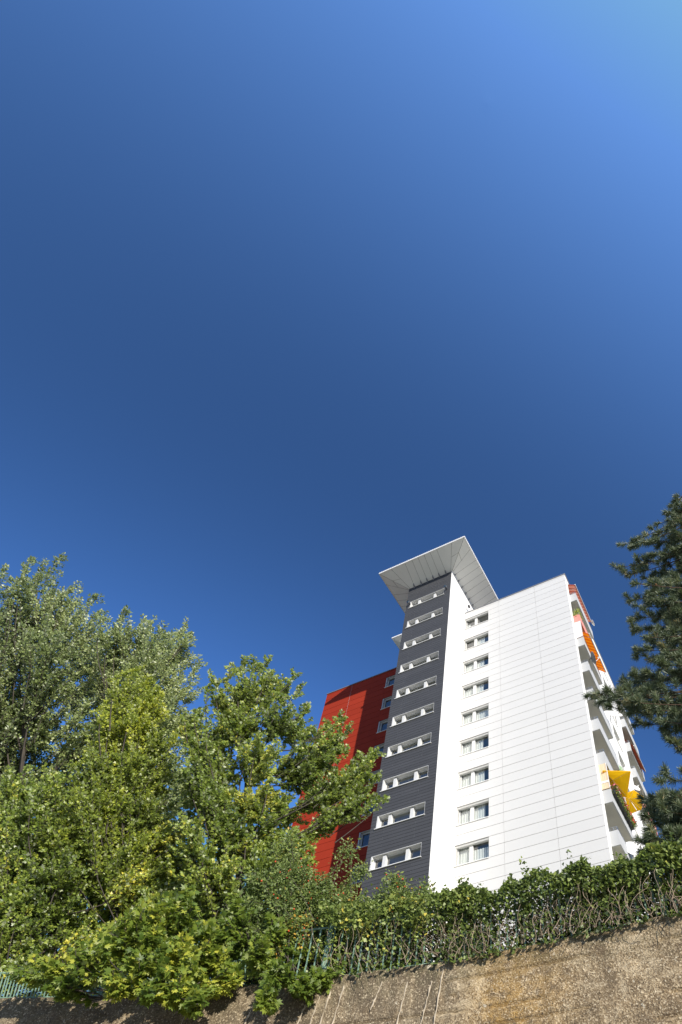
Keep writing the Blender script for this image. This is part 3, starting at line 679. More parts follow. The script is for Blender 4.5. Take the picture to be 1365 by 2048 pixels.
# centre maple
D = 15.2
tree('maple_tree', 'green maple in the middle reaching across the red wall to the grey tower', ground_pt(480, 1930, D), at(500, 1380, D),
     cl([(500, 1385, 42), (545, 1380, 40, -.3), (455, 1400, 40, .3), (480, 1450, 55), (560, 1440, 52, -.5), (600, 1470, 42, .2), (430, 1470, 38, .5), (520, 1520, 62, -.4), (440, 1545, 52, .3), (600, 1545, 55), (650, 1520, 42, -.3), (670, 1490, 34, -.2), (410, 1600, 52, .2), (500, 1610, 65), (575, 1625, 50, .4), (655, 1590, 46, -.4), (705, 1570, 38, -.5), (730, 1545, 34, -.6), (720, 1610, 34, -.5), (655, 1645, 30, -.2), (390, 1680, 55, -.3), (470, 1700, 62, .3), (560, 1700, 50), (400, 1770, 60), (500, 1790, 60, .4), (450, 1850, 55, .5), (540, 1850, 50, .6), (390, 1840, 50, .4), (470, 1920, 40, .6), (560, 1740, 50, .2), (540, 1660, 45), (460, 1650, 45, -.2), (620, 1560, 42), (398, 1500, 36, -.2), (392, 1555, 38, -.3), (375, 1455, 26, .2), (440, 1750, 50, -.2), (520, 1740, 52, -.2), (600, 1690, 36), (606, 1735, 34, -.2), (430, 1620, 46, -.3), (730, 1580, 26, -.6)], D),
     tp([(490, 1322, 60), (540, 1318, 60), (515, 1316, 55), (465, 1326, 60), (428, 1354, 60), (598, 1372, 50), (576, 1370, 40), (620, 1408, 50), (408, 1428, 45), (684, 1432, 50, -.3), (660, 1440, 40, -.3), (696, 1452, 45, -.3), (757, 1496, 40, -.7), (742, 1500, 40, -.7), (770, 1594, 26, -.7), (762, 1545, 30, -.7), (640, 1460, 40)], D),
     .082, L_mid, bark_grey, .08, 60, 62, 'maple', (.45, .17), seed=11)
# darker maple left, in front
D = 16.8
tree('maple_tree', 'deep green maple low at the left behind the fence', ground_pt(120, 1950, D), at(120, 1620, D),
     cl([(60, 1650, 60), (150, 1700, 65), (30, 1740, 65, .3), (110, 1770, 65, -.3), (200, 1770, 60, .2), (280, 1700, 52, .3), (40, 1830, 60), (130, 1850, 60, .3), (220, 1850, 55, .4), (310, 1790, 55, .4), (-40, 1700, 70), (-40, 1830, 70), (340, 1880, 45, .6), (250, 1650, 50), (190, 1640, 50, .3), (330, 1680, 48, -.3), (350, 1740, 50), (90, 1590, 50, .3), (20, 1600, 50, .5), (270, 1860, 50, -.4), (340, 1810, 48, -.6), (400, 1800, 45, -.8), (280, 1780, 45, -.5), (200, 1900, 42, -.2), (410, 1870, 40, -1)], D),
     tp([(70, 1575, 55), (150, 1620, 50), (30, 1600, 50), (205, 1650, 45)], D),
     .085, L_mid, bark_grey, .05, 62, 66, 'lobe', (.42, .19), seed=17)
# undergrowth at the fence
D = 16.6
tree('shrub', 'leafy shrub behind the low fence at the left edge', ground_pt(40, 1960, D), at(40, 1870, D), cl([(20, 1890, 45), (90, 1890, 45, .2), (160, 1900, 45, .1), (-40, 1890, 50), (60, 1945, 40), (140, 1950, 38), (0, 1955, 40), (220, 1945, 38, .2), (290, 1900, 45, .4)], D), [], .075, L_mid, bark_grey, .04, 60, 42, 'lobe', (.45, .2), group='shrubs behind the fence', seed=27)
D = 14.3
tree('shrub', 'dense shrub between the drooping maple and the rose bush', ground_pt(440, 1960, D), at(440, 1880, D), cl([(440, 1890, 45), (500, 1890, 45, .2), (400, 1930, 40, .1), (470, 1945, 38), (530, 1940, 38, .2), (560, 1910, 38, .2), (350, 1940, 38, .3), (600, 1930, 30, .2)], D), [], .08, L_mid, bark_grey, .04, 60, 42, 'lobe', (.3, .2), group='shrubs behind the fence', seed=29)
# bright maple hanging over the wall
D = 13.4
tree('maple_tree', 'bright green maple sapling drooping over the retaining wall', ground_pt(330, 1960, 14.4), at(330, 1840, D),
     cl([(310, 1850, 38), (370, 1845, 40, .1), (422, 1885, 40, -.3), (300, 1900, 38, -.1), (372, 1915, 40, -.5), (440, 1930, 30, -.5), (275, 1945, 30, -.5), (400, 1965, 32, -.8), (358, 1988, 26, -.9), (396, 2008, 20, -1), (250, 1880, 32, .3), (195, 1925, 28, .1), (462, 1885, 28, -.2), (230, 1972, 20, -.6), (330, 1960, 26, -.7), (150, 1935, 22, .3), (460, 1960, 20, -.6), (300, 1985, 18, -.8), (95, 1940, 22, .9), (120, 1975, 18, .6), (40, 1938, 18, 1.6)], D),
     tp([(330, 1795, 40), (380, 1790, 40), (290, 1815, 35)], D),
     .118, L_near, bark_grey, .03, 56, 30, 'maple', (.48, .28), droop=.6, group=None, seed=19)
D = 12.8
tree('maple_tree', 'small maple sapling hanging over the wall top beneath the rose bush', ground_pt(570, 1950, 13.4), at(560, 1890, D),
     cl([(550, 1880, 36), (520, 1920, 34, -.2), (590, 1900, 34, .1), (560, 1960, 34, -.7), (610, 1975, 28, -.8), (540, 2000, 26, -1.0), (470, 1850, 40, .3), (640, 1960, 22, -.7)], D), [],
     .11, L_near, bark_grey, .03, 52, 34, 'maple', (.3, .15), droop=.6, group=None, seed=23)

# ------------------------------------------------------------------ rose bush with hips
HIP = paint('red rose hip', (.50, .06, .015), .3, .15, 8)
def rose_bush(label, foot, arcs, nleaf, hips, leaf, mat, seed, hipmat=HIP, group='rose bushes on the fence'):
    g = np.random.default_rng(seed); o = empty('rose_bush', foot, label, 'bush', group); foot = np.array(foot)
    mb = MB(); P, A, Nn, S, Ti, HP = [], [], [], [], [], []
    for c, rr, n in arcs:
        tb = np.clip(g.normal(.45, .15), 0, 1)
        for q in range(n):
            tip = np.array(c) + unit(g.normal(0, 1, 3)) * rr * g.uniform(.3, 1); s = foot + np.array([g.normal(0, .5), g.normal(0, .25), 0])
            h = np.linalg.norm(tip - s); path = bez(s, (s * .4 + tip * .6) + np.array([0, 0, .35 * h * g.uniform(.3, 1)]) + g.normal(0, .12, 3), tip, 12)
            mb.tube(path - foot, [.010 * (1 - .7 * i / 11) for i in range(12)], 3, cap=False)
            k = int(nleaf * g.uniform(.6, 1.2)); f = 1 - g.random(k) ** 1.3 * .55; j = np.minimum((f * 11).astype(int), 10); p = path[j] + (path[j + 1] - path[j]) * g.random((k, 1))
            out = unit(g.normal(0, 1, (k, 3))); P.append(p + out * g.uniform(.0, .20, (k, 1))); A.append(unit(out + np.array([0, 0, -.3]))); Nn.append(unit(g.normal(0, .65, (k, 3)) + np.array([.3, -.8, .5])))
            S.append(leaf * g.uniform(.6, 1.2, k)); Ti.append(np.clip(tb + g.normal(0, .18, k), 0, 1))
            if g.random() < hips: HP.append(path[g.integers(8, 12)] + g.normal(0, .06, 3) + SUN * .1); 
            if g.random() < hips * .6: HP.append(path[g.integers(8, 12)] + g.normal(0, .06, 3) + SUN * .1)
    mb.build('stem', bark_grey, o)
    leaf_mesh('foliage', *map(np.concatenate, (P, A, Nn, S, Ti)), 'oval', mat, o, foot)
    HP = HP[:95]
    for p in HP:
        h_ = MB(); r_ = g.uniform(.014, .022); h_.lathe([(.001, -r_ * 1.2), (r_ * .8, -r_ * .7), (r_, 0), (r_ * .75, r_ * .8), (.001, r_ * 1.2)], (0, 0, 0), (g.normal(0, .3), g.normal(0, .3), 1), 8)
        ho = h_.build('hip', hipmat, o, smooth=True); ho.location = p - foot
    return o
D = 13.2
rose_bush('large rose bush dotted with red hips below the red wall', ground_pt(600, 1950, 13.2),
          [(at(560, 1800, D), .55, 26), (at(630, 1790, D), .5, 24), (at(690, 1810, D), .5, 22), (at(520, 1760, D), .5, 18), (at(585, 1745, D), .38, 15), (at(625, 1770, D + .2), .35, 12), (at(590, 1860, D - .3), .5, 20), (at(680, 1860, D - .3), .45, 18), (at(480, 1830, D), .4, 14), (at(740, 1830, D), .45, 16), (at(700, 1690, D + .2), .16, 4), (at(735, 1740, D + .2), .14, 4), (at(560, 1690, D + .3), .4, 12)], 170, .42, .070, L_rose, 31)
rose_bush('rose sprays rising in front of the lowest slit window of the grey tower', ground_pt(820, 1930, 12.6),
          [(at(785, 1755, 12.4), .16, 6), (at(800, 1775, 12.4), .18, 8), (at(760, 1800, 12.4), .3, 12), (at(850, 1800, 12.4), .3, 14), (at(790, 1815, 12.3), .35, 18), (at(855, 1770, 12.4), .10, 3)], 110, .30, .072, L_rose, 37)

# ------------------------------------------------------------------ creeper hedge on the fence
BARE = paint('dry bare stem', (.40, .31, .22), .8, .25, 6, isle=.6)
FX = [-200, 0, 70, 198, 400, 600, 644, 746, 922, 1002, 1138, 1332, 1365, 1500]; FY = [1997, 1996, 1995, 1992, 1978, 1959, 1954, 1942, 1916, 1904, 1872, 1831, 1824, 1795]
def hedge(label, pts, foot_px, n_leaf, seed, mat, leaf, n_stem, hole=0., kind='ivy', low=.0, tint=.42, back=0.):
    """pts: outline of the top as seen; foliage fills the band from it down to the wall, about a metre thick"""
    g = np.random.default_rng(seed)
    xs = np.array([p[0] for p in pts]); ys = np.array([p[1] for p in pts])
    f0 = at(xs.mean(), 1850, 11); f0 = np.array([f0[0], wy(f0[0]) + .4, WTOP - .1])
    o = empty('creeper_hedge', f0, label, 'hedge', 'creepers grown over the green fence')
    px = g.uniform(xs[0], xs[-1], n_leaf); ty = np.interp(px, xs, ys)
    # clumpy outline and density
    ty = ty + np.array([16 * mnoise.noise(Vector((x * .035, 3.1 * seed, 0))) + 9 * mnoise.noise(Vector((x * .12, seed, 2))) for x in px])
    foot = np.interp(px, FX, FY)
    fr = g.random(n_leaf) ** 1.25; py = ty + (foot + 5 - ty) * fr
    dep = g.random(n_leaf) ** 1.6
    P = []
    keep = np.ones(n_leaf, bool)
    for i in range(n_leaf):
        d = ray(px[i], py[i]); x_ = None
        # meet the upright surface over the wall line, then step back into the hedge
        t = 11.0
        for _ in range(6): p = EYE + d * t; t *= (wy(p[0]) + back - .10 + (.32 if fr[i] > .36 + .16 * math.sin(p[0] * 5 + seed) and dep[i] > .03 else 0) + 1.0 * dep[i] - .14 * (fr[i] < .35)) / p[1]
        p = EYE + d * t
        nz = mnoise.noise(Vector((p[0] * 1.5, p[2] * 1.8, seed))) + .5 * mnoise.noise(Vector((p[0] * 4, p[2] * 4, seed)))
        if nz < -.22 + hole * (fr[i] > .35) and fr[i] > .12: keep[i] = g.random() < .5
        P.append(p + np.array([0, 0, .0]))
    P = np.array(P)[keep]; fr = fr[keep]
    ex, ef = [], []                       # loose sprigs above the outline
    for q in range(int((xs[-1] - xs[0]) / 5)):
        i = g.integers(len(P)); 
        if fr[i] > .25: continue
        dr = unit(np.array([g.normal(0, .5), g.normal(-.2, .3), 1.])); L = g.uniform(.08, .38)
        for k in range(int(L * 45)): ex.append(P[i] + dr * L * g.random() + g.normal(0, .03, 3)); ef.append(0)
    if ex: P = np.concatenate([P, np.array(ex)]); fr = np.concatenate([fr, np.array(ef)])
    n = len(P)
    out = unit(g.normal(0, .7, (n, 3)) + np.array([.2, -.6, -.35])); N_ = unit(g.normal(0, .6, (n, 3)) + np.array([.4, -.9, .45]))
    Ti = np.clip(tint + np.array([.35 * mnoise.noise(Vector((p[0] * 2.2, p[1], p[2] * 2.2))) for p in P]) + g.normal(0, .16, n) - .12 * (fr > .6), 0, 1)
    leaf_mesh('foliage', P, out, N_, leaf * g.uniform(.55, 1.25, n), Ti, kind, mat, o, f0)
    mb = MB()
    for q in range(n_stem):
        x0 = g.uniform(xs[0], xs[-1]); t0 = np.interp(x0, xs, ys); yb = np.interp(x0, FX, FY)
        a_ = at(x0, yb - g.uniform(0, 15), 11); b_ = at(x0 + g.normal(0, 22), yb + (t0 - yb) * g.uniform(.3, .85), 11)
        pa = []
        ph = g.uniform(0, 6, 3); dp = g.uniform(.0, .45)
        for i in range(9):
            f = i / 8; p = a_ * (1 - f) + b_ * f; s = (wy(p[0]) - .16 + dp + .12 * math.sin(ph[0] + 5 * f)) / p[1]; p = EYE + (p - EYE) * s
            pa.append(p + np.array([.08 * math.sin(ph[1] + 6 * f), 0, .06 * math.sin(ph[2] + 7 * f)]) - f0)
        rr = g.uniform(.0025, .0055); mb.tube(pa, [rr * (1 - .4 * i / 8) for i in range(9)], 4, cap=False)
    st = mb.build('bare_vine', BARE, o)
    return o
hedge('low leafy creeper behind the low fence of thin bars', [(-60, 1930), (0, 1925), (80, 1930), (160, 1935), (300, 1925), (420, 1910), (560, 1900), (650, 1890)], None, 9000, 13, L_mid, .075, 10, 0, kind='lobe', tint=.5, back=.35)
hedge('light green creeper tangled in the fence right of the rose bush', [(640, 1800), (700, 1812), (760, 1805), (800, 1795), (850, 1790), (900, 1785), (945, 1772)], None, 10500, 2, L_ivy, .072, 60, .03, tint=.62)
hedge('dark ivy mass on the fence in front of the white facade', [(872, 1792), (905, 1778), (945, 1768), (985, 1785), (1005, 1762), (1040, 1760), (1070, 1750), (1110, 1750), (1150, 1735), (1175, 1738)], None, 14500, 5, L_ivy, .068, 170, .02, tint=.42)
hedge('tall ivy mass at the right with bare tangled stems beneath the pine', [(1150, 1738), (1165, 1715), (1190, 1738), (1225, 1722), (1260, 1728), (1290, 1700), (1330, 1690), (1365, 1680), (1420, 1670), (1560, 1640)], None, 22000, 9, L_ivy, .070, 210, .0, tint=.5)

# ------------------------------------------------------------------ pine at the right
def pine():
    g = np.random.default_rng(41); D = 13.0
    q = at(1700, 1500, D); base = np.array([q[0], q[1], hill_z(q[0], q[1]) - .1]); top = np.array([q[0] + .2, q[1] - .2, 27.0])
    o = empty('pine_tree', base, 'dark blue green pine with long needles at the right edge', 'tree', 'trees behind the retaining wall')
    tr = bez(base, (base + top) / 2 + np.array([.1, 0, 0]), top, 14); mb = MB(); mb.tube(tr - base, [.24 * (1 - .88 * i / 13) for i in range(14)], 9)
    sh = []        # shoots: (start, end)
    tips = [(1350, 1010), (1335, 1040), (1318, 1066), (1246, 1090), (1272, 1090), (1300, 1085), (1236, 1135), (1255, 1150), (1268, 1165), (1285, 1130), (1310, 1110), (1300, 1160), (1330, 1150), (1355, 1080), (1262, 1202), (1285, 1215), (1300, 1195), (1330, 1200), (1310, 1240), (1268, 1262), (1290, 1275), (1283, 1300), (1300, 1320), (1320, 1290), (1340, 1260), (1355, 1230), (1335, 1330), (1310, 1350), (1350, 1310), (1262, 1366), (1280, 1355), (1282, 1380), (1300, 1390), (1330, 1380), (1350, 1390), (1190, 1388), (1205, 1402), (1222, 1400), (1235, 1392), (1252, 1402), (1240, 1418), (1265, 1418), (1290, 1428), (1310, 1420), (1284, 1448), (1335, 1440), (1352, 1420), (1348, 1480), (1360, 1500), (1306, 1604), (1310, 1600), (1330, 1590), (1310, 1636), (1320, 1640), (1345, 1620), (1355, 1660), (1306, 1690), (1320, 1680), (1340, 1690), (1360, 1590), (1300, 1712), (1310, 1720), (1360, 1350), (1362, 1180), (1365, 1130), (1318, 1180), (1338, 1220), (1325, 1410), (1280, 1235), (1345, 1110), (1362, 1040), (1350, 1285), (1318, 1265), (1358, 1450), (1345, 1560)]
    tips += [q for q in [(g.uniform(1345, 1600), g.uniform(1000, 1740)) for _ in range(150)] if not (1465 < q[1] < 1600 and q[0] < 1400)]
    tips += [(g.uniform(1300 + (1180 - y) * .15 * (y < 1180), 1420), y) for y in np.arange(1090, 1445, 10)] + [(g.uniform(1345, 1420), y) for y in np.arange(1015, 1090, 9)] + [(g.uniform(1305, 1410), y) for y in np.arange(1600, 1740, 6)]
    tips += [(g.uniform(1600, 2050), g.uniform(900, 1800)) for _ in range(150)]
    for (x, y) in tips:
        p = at(x, y, D + g.normal(-.1, .55)); h = math.hypot(*(p - tr[0])[:2]); zt = np.clip(p[2] - h * g.uniform(.0, .35), base[2] + 2, top[2] - .4)
        f = (zt - base[2]) / (top[2] - base[2]) * 13; i0 = int(f); s = tr[i0] + (tr[min(i0 + 1, 13)] - tr[i0]) * (f - i0)
        mid = s * .4 + p * .6 + np.array([0, 0, -.16 * h]); path = bez(s, mid, p, 10); mb.tube(path - base, [max(.008, .034 * (1 - i / 10)) for i in range(10)], 5, cap=False)
        d = unit(path[9] - path[7]); sh.append((path[9] - d * .26, path[9]))
        for k in range(9):
            i = g.integers(6, 10); s2 = path[i]; e2 = s2 + unit(d + g.normal(0, .75, 3) + np.array([0, 0, .75])) * g.uniform(.18, .38); mb.tube(bez(s2, (s2 + e2) / 2 - np.array([0, 0, .03]), e2, 4) - base, .006, 3, cap=False); sh.append((e2 - unit(e2 - s2) * .22, e2))
    mb.build('trunk', bark_pine, o, smooth=True)
    nn = 130; a = np.array([s for s, e in sh]); b = np.array([e for s, e in sh]); n = len(sh)
    f = g.random((n, nn, 1)) ** .5; p = a[:, None] * (1 - f) + b[:, None] * f; d = unit(b - a)[:, None]
    r = unit(g.normal(0, 1, (n, nn, 3))); ax = unit(r + d * (.35 + .75 * f)); L = g.uniform(.12, .20, (n, nn, 1)); wd_ = .0068
    side = unit(np.cross(ax, g.normal(0, 1, (n, nn, 3)))); e_ = p + ax * L + np.array([0, 0, -.004])
    V_ = np.stack([p - side * wd_, p + side * wd_, e_ + side * wd_ * .5, e_ - side * wd_ * .5], 2).reshape(-1, 3) - base
    me = bpy.data.meshes.new('needles'); me.vertices.add(len(V_)); me.vertices.foreach_set('co', V_.astype(np.float32).ravel()); nf = len(V_) // 4
    me.loops.add(nf * 4); me.loops.foreach_set('vertex_index', np.arange(nf * 4, dtype=np.int32)); me.polygons.add(nf); me.polygons.foreach_set('loop_start', np.arange(0, nf * 4, 4, dtype=np.int32)); me.polygons.foreach_set('loop_total', np.full(nf, 4, np.int32))
    t = me.attributes.new('tint', 'FLOAT', 'FACE'); t.data.foreach_set('value', np.clip(np.repeat(g.normal(.5, .2, n), nn) + g.normal(0, .12, nf), 0, 1).astype(np.float32))
    me.materials.append(leafmat('pine needle', [(0, (.050, .072, .038)), (.55, (.11, .145, .074)), (.9, (.22, .25, .125)), (1, (.36, .27, .12))], (.20, .25, .16), (.22, .28, .09), .18, .45, .4)); me.update(calc_edges=True)
    no = bpy.data.objects.new('crown', me); col.objects.link(no); no.parent = o
    CM = paint('pine cone', (.26, .12, .05), .7, .3, 20)
    for i in g.choice(len(sh), 60, replace=False):
        c = sh[i][0]; mbc = MB(); mbc.lathe([(.001, -.04), (.022, -.025), (.028, 0), (.018, .03), (.001, .05)], (0, 0, 0), unit(sh[i][1] - sh[i][0]), 8); co_ = mbc.build('cone', CM, o); co_.location = c - base
pine()

# ------------------------------------------------------------------ flowers, pot plant on the balconies
def clump_leaves(parent, name, box0, box1, n, size, mat, kind, seed, off=(0, 0, 0)):
    g = np.random.default_rng(seed); P = g.uniform(box0, box1, (n, 3)); a = unit(g.normal(0, 1, (n, 3)) + np.array([.5, -.2, -.2])); N_ = unit(g.normal(0, .6, (n, 3)) + np.array([.5, -.5, .7]))
    return leaf_mesh(name, P, a, N_, size * g.uniform(.6, 1.3, n), np.clip(g.normal(.5, .25, n), 0, 1), kind, mat, parent, off)
FLW = NT('geranium petals'); at_ = FLW.new('ShaderNodeAttribute', attribute_name='tint'); FLW.link(FLW.ramp(at_.outputs['Fac'], [(0, (.70, .03, .02)), (.45, (.80, .08, .03)), (.55, (.78, .16, .28)), (1, (.80, .35, .45))], 'CONSTANT'), FLW.b.inputs['Base Color'])
zp = 21.62 + 2.8 + .93
for i in range(4):
    v0 = 27.75 + i * .93
    o = on_bld('flower_box', (UO + .10, v0 + .43, zp - .12), ['dark flower box with pink geraniums nearest the reed screen', 'dark flower box with mixed red and pink geraniums, second from the reed screen', 'dark flower box with dense red geraniums, third from the reed screen', 'dark flower box of red geraniums farthest from the reed screen'][i], 'flower box', 'flower boxes on the balcony with the yellow parasols')
    m_ = MB(); m_.box((-.09, -.43, -.12), (.09, .43, .08)); m_.box((-.11, -.44, .081), (.11, .44, .10)); m_.build('trough', M['dark_metal'], o)
    clump_leaves(o, 'foliage', (-.14, -.44, -.12), (.20, .44, .45), 700, .08, L_ivy, 'ivy', 60 + i)
    f = clump_leaves(o, 'flowers', (-.15, -.45, .02), (.25, .45, .50), 120, .085, FLW.mat, 'petal', 70 + i)
    t = f.data.attributes['tint']; t.data.foreach_set('value', np.full(len(f.data.polygons), 0.0, np.float32) + (rng.random(len(f.data.polygons)) * (.9 if i < 1 else .62) + (.35 if i < 1 else 0)).astype(np.float32))
o = on_bld('potted_plant', (UO - .2, 27.85, 21.62 + 19.6 + .70), 'light green potted shrub standing on the pink balcony', 'plant')
m_ = MB(); m_.lathe([(.001, -.3), (.13, -.3), (.17, .1), (.15, .1), (.14, .05), (.001, .05)], (0, 0, 0), (0, 0, 1), 12); m_.build('pot', M['galv'], o)
clump_leaves(o, 'foliage', (-.3, -.3, .1), (.25, .4, .95), 320, .13, L_yel, 'oval', 81)

# ------------------------------------------------------------------ retaining wall, fence, ground
m = NT('weathered exposed aggregate concrete'); co = m.coord()
n1 = m.noise(co, .55, 6, .65, .3); n2 = m.noise(co, 5, 8, .7); n3 = m.noise(co, 22, 6, .75)
vo = m.new('ShaderNodeTexVoronoi'); vo.inputs['Scale'].default_value = 46; m.link(co, vo.inputs['Vector']); vcol = vo.outputs['Color']
sepc = m.new('ShaderNodeSeparateColor'); m.link(vcol, sepc.inputs[0])
basec = m.ramp(n2, [(.32, (.085, .064, .042)), (.45, (.23, .175, .115)), (.56, (.38, .305, .215)), (.70, (.58, .49, .38))])
peb = m.ramp(sepc.outputs[0], [(.0, (.10, .072, .045)), (.4, (.26, .20, .135)), (.7, (.50, .41, .30)), (.9, (.78, .70, .58)), (1, (.85, .78, .68))])
c1 = m.mix(m.ramp(n3, [(.40, .1), (.58, .9)]), basec, peb)
n4 = m.noise(co, 1.7, 7, .7, .6); mpw = m.new('ShaderNodeMapping'); mpw.inputs['Scale'].default_value = (3.2, 3.2, .45); m.link(co, mpw.inputs[0]); run = m.noise(mpw.outputs[0], 1, 6, .7)
c1 = m.mix(m.ramp(n4, [(.36, .70), (.52, 0.)]), c1, (.13, .10, .072))
c1 = m.mix(m.ramp(n4, [(.54, 0.), (.66, .65)]), c1, (.72, .64, .52))
c1 = m.mix(m.ramp(run, [(.34, .6), (.48, 0.)]), c1, (.15, .115, .08))
c1 = m.mix(m.ramp(n1, [(.35, .5), (.55, 0.)]), c1, (.10, .085, .065))
c1 = m.mix(1.0, c1, (1.02, .98, .89), 'MULTIPLY')
sp = m.new('ShaderNodeSeparateXYZ'); m.link(co, sp.inputs[0])
def band(sock, lo_, mid0, mid1, hi_):
    mr = m.new('ShaderNodeMapRange'); mr.inputs[1].default_value = lo_; mr.inputs[2].default_value = hi_; m.link(sock, mr.inputs[0])
    L = hi_ - lo_; return m.ramp(mr.outputs[0], [(0, 0.), ((mid0 - lo_) / L, 1.), ((mid1 - lo_) / L, 1.), (1, 0.)])
och = m.mix(1.0, band(sp.outputs[0], -.5, .1, .5, 1.6), m.ramp(n2, [(.36, 0.), (.62, 1.)]), 'MULTIPLY')
c2 = m.mix(m.mix(.6, (0, 0, 0), och), c1, (.46, .27, .05))
mpv = m.new('ShaderNodeMapping'); mpv.inputs['Scale'].default_value = (5, 5, .5); m.link(co, mpv.inputs[0]); streak = m.noise(mpv.outputs[0], 1, 5, .65)
left = band(sp.outputs[0], -40, -12, -.9, -.15)
c2 = m.mix(m.mix(1.0, left, (.75, .75, .75), 'MULTIPLY'), c2, m.mix(m.ramp(streak, [(.35, .5), (.65, .95)]), c2, (.105, .090, .070)))
topm = m.mix(1.0, band(sp.outputs[2], -.75, -.05, .3, .4), m.ramp(n2, [(.4, 0.), (.6, .8)]), 'MULTIPLY')
c2 = m.mix(topm, c2, (.085, .082, .045))
wsp = m.ramp(m.noise(co, 9, 2, .5), [(.70, 0.), (.74, .85)])
c2 = m.mix(wsp, c2, (.58, .54, .46))
fine = m.noise(co, 30, 3, .6)
c2 = m.mix(m.ramp(fine, [(.60, 0.), (.64, .7)]), c2, (.70, .61, .48))
c2 = m.mix(m.ramp(fine, [(.36, .85), (.42, 0.)]), c2, (.075, .056, .038))
c2 = m.mix(1.0, c2, (.90, .86, .76), 'MULTIPLY')
m.link(c2, m.b.inputs['Base Color']); m.b.inputs['Roughness'].default_value = .92
hsum = m.new('ShaderNodeMath', operation='ADD'); m.link(n3, hsum.inputs[0]); m.link(vo.outputs['Distance'], hsum.inputs[1]); m.bump(hsum.outputs[0], .5, .02)
M['concrete'] = m.mat
wall = empty('retaining_wall', (0, wy(0), WTOP), 'tall weathered concrete retaining wall stained ochre and grey', 'wall')
mb = MB(); xs = np.concatenate([np.arange(-60, -13, 1.5), np.arange(-13, 6, .05), np.arange(6, 20.1, 1)]); zs = np.concatenate([[0, 2, 3.2], np.arange(3.6, 5.2, .08), np.arange(5.2, 7.321, .032)])
zs[-1] = WTOP
idx = {}
grooves = [7.32 - .40, 7.32 - .66, 7.32 - .95, 7.32 - 1.26, 7.32 - 1.6, 7.32 - 2.3]
for i, x in enumerate(xs):
    y0 = wy(x); 
    for j, z in enumerate(zs):
        d = .030 * mnoise.noise(Vector((x * 1.3, z * 1.3, 0))) + .014 * mnoise.noise(Vector((x * 6, z * 6, 4))) + .010 * mnoise.noise(Vector((x * 14, z * 14, 7)))
        gz = min(abs(z - gr - .02 * mnoise.noise(Vector((x * .8, gr, 0)))) for gr in grooves)
        if gz < .017 and mnoise.noise(Vector((x * .7, z, 9))) > -.12 and (x > -.6 or z < 6.4): d += .06
        if x < -.55: d += .014 * (mnoise.noise(Vector((x * 5, z * .25, 3))) > .12)
        zz = z + (.02 * mnoise.noise(Vector((x * 3, 0, 1))) if j == len(zs) - 1 else 0)
        idx[i, j] = len(mb.v); mb.v.append((x, y0 + d + (WTOP - z) * -.03, zz))
nz_ = len(zs)
for i in range(len(xs) - 1):
    for j in range(nz_ - 1): mb.f.append((idx[i, j], idx[i + 1, j], idx[i + 1, j + 1], idx[i, j + 1])); mb.m.append(0)
bk = []
for i, x in enumerate(xs): bk.append(len(mb.v)); mb.v.append((x, wy(x) + .45, WTOP + .01)); 
for i in range(len(xs) - 1): mb.f.append((idx[i, nz_ - 1], idx[i + 1, nz_ - 1], bk[i + 1], bk[i])); mb.m.append(0)
mb.build('concrete_face', M['concrete'], wall, (0, wy(0), WTOP), smooth=True)
mb = MB()
for x, l, t0 in ((-3.05, .9, .35), (-2.86, 1.0, .30), (-2.62, 1.1, .22), (-3.3, .8, .5), (-1.9, .5, .25), (-1.42, .9, .3), (-.78, 1.3, .12), (-.98, .8, .35), (-4.3, .9, .3), (-5.6, 1., .4)):
    pts = [(x + .006 * math.sin(q * 2.1) - .012 * q, wy(x) + .006 - (t0 + l * q / 12) * .03, WTOP - t0 - l * q / 12) for q in range(13)]
    mb.tube(pts, [.013 * (.3 + 1.0 * random.random()) for _ in pts], 5)
mb.build('formwork_rib', paint('sunlit cement rib', (.48, .41, .31), .9, .35, 9), wall, (0, wy(0), WTOP))  # sunlit edge of the ribs is put into their pale colour

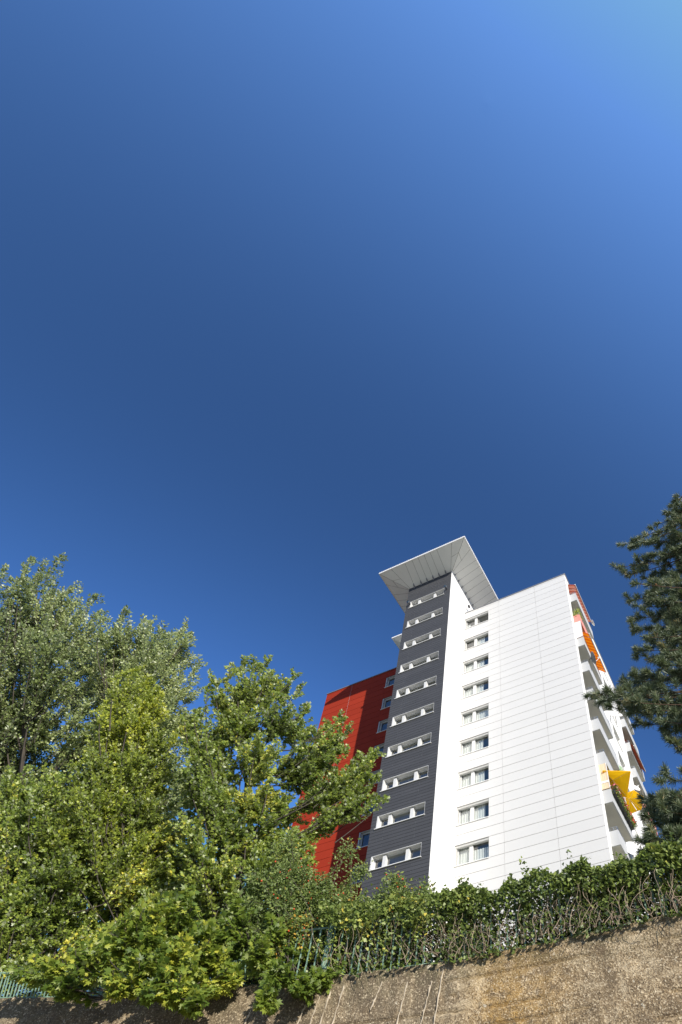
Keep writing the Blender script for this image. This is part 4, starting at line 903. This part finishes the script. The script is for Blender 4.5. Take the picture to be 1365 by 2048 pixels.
GREEN = NT('chipped green fence paint'); co = GREEN.coord(); f = GREEN.noise(co, 14, 5, .7)
GREEN.link(GREEN.ramp(f, [(.30, (.10, .075, .05)), (.38, (.10, .18, .125)), (.6, (.21, .32, .24)), (.8, (.36, .46, .37))]), GREEN.b.inputs['Base Color']); GREEN.b.inputs['Roughness'].default_value = .55
def fence(x0, x1, h, step, posts, label, leanx, bar=.012):
    o = empty('green_fence', (x0, wy(x0) + .12, WTOP), label, 'fence'); off = (x0, wy(x0) + .12, WTOP); fy = lambda x: wy(x) + .12
    n = int((x1 - x0) / .25); r = MB()
    r.tube([(x0 + (x1 - x0) * q / n, fy(x0 + (x1 - x0) * q / n), WTOP + .045) for q in range(n + 1)], .020, 6); r.build('rail', GREEN.mat, o, off)
    r = MB(); r.tube([(x0 + (x1 - x0) * q / n + leanx * h, fy(x0 + (x1 - x0) * q / n), WTOP + h) for q in range(n + 1)], .022, 6); r.build('rail', GREEN.mat, o, off)
    p = MB(); x = x0 + .05
    while x < x1:
        y = fy(x); j = random.uniform(-.01, .01); d = (fy(x + .05) - fy(x - .05)) / .1
        a_, b_ = Vector((x, y - .002, WTOP + .03)), Vector((x + leanx * h + j, y - .002, WTOP + h - .01)); s = Vector((bar, bar * d, 0)); tk = Vector((0, .008, 0))
        i = len(p.v); p.v += [tuple(q) for q in (a_ - s - tk, a_ + s - tk, a_ + s + tk, a_ - s + tk, b_ - s - tk, b_ + s - tk, b_ + s + tk, b_ - s + tk)]
        for q in ((0, 3, 2, 1), (4, 5, 6, 7), (0, 1, 5, 4), (1, 2, 6, 5), (2, 3, 7, 6), (3, 0, 4, 7)): p.f.append(tuple(i + k for k in q)); p.m.append(0)
        x += step * (1 + random.uniform(-.08, .08))
    p.build('pickets', GREEN.mat, o, off)
    for x in posts:
        q = MB(); q.box((x - .04, fy(x) - .045, WTOP - .02), (x + .04, fy(x) + .035, WTOP + h + .06)); q.build('post', GREEN.mat, o, off)
fence(-4.0, 5.2, 1.08, .155, [-3.1, -.42, 2.95], 'green picket fence overgrown by creepers on the wall top', 0, .014)
fence(-16.5, -4.6, .56, .068, [-13.5, -10.5, -7.6], 'low green fence of close thin bars at the left wall top', -.22, .011)

gm = NT('pale bounce paving'); co = gm.coord(); gm.link(gm.ramp(gm.noise(co, 1.5, 6), [(.3, (.20, .19, .175)), (.7, (.28, .27, .25))]), gm.b.inputs['Base Color']); gm.b.inputs['Roughness'].default_value = .9  # unseen ground, its pale tone chosen to bounce light up to the soffit
mb = MB(); mb.face([(-4000, -4000, 0), (4000, -4000, 0), (4000, 4000, 0), (-4000, 4000, 0)]); g0 = mb.build('ground', gm.mat); tag(g0, 'unseen ground below the retaining wall, made pale to bounce light', 'ground', kind='structure')
hm = NT('dry grass slope'); co = hm.coord(); hm.link(hm.ramp(hm.noise(co, 3, 6), [(.3, (.12, .13, .05)), (.6, (.20, .19, .10)), (.8, (.27, .23, .14))]), hm.b.inputs['Base Color']); hm.b.inputs['Roughness'].default_value = .95  # unseen slope, its grass lightened for the same bounced light
mb = MB(); xs = np.concatenate([[-400, -150], np.arange(-60, 20.1, 2), [40, 90, 200]]); ds = [.44, 1, 2, 3.5, 5, 7, 9, 11, 13, 15, 20, 30, 50, 90, 200]
for x in xs:
    for d in ds: y = wy(x) + d; z = hill_z(x, y) if d < 60 else (10 if d < 100 else -.5); mb.v.append((x, y, z if -100 < x < 60 else -.5))
nd = len(ds)
for i in range(len(xs) - 1):
    for j in range(nd - 1): mb.f.append((i * nd + j, (i + 1) * nd + j, (i + 1) * nd + j + 1, i * nd + j + 1)); mb.m.append(0)
hl = mb.build('hillside', hm.mat, smooth=True); tag(hl, 'dry grassy slope behind the retaining wall rising to the apartment block', 'hillside', kind='structure')
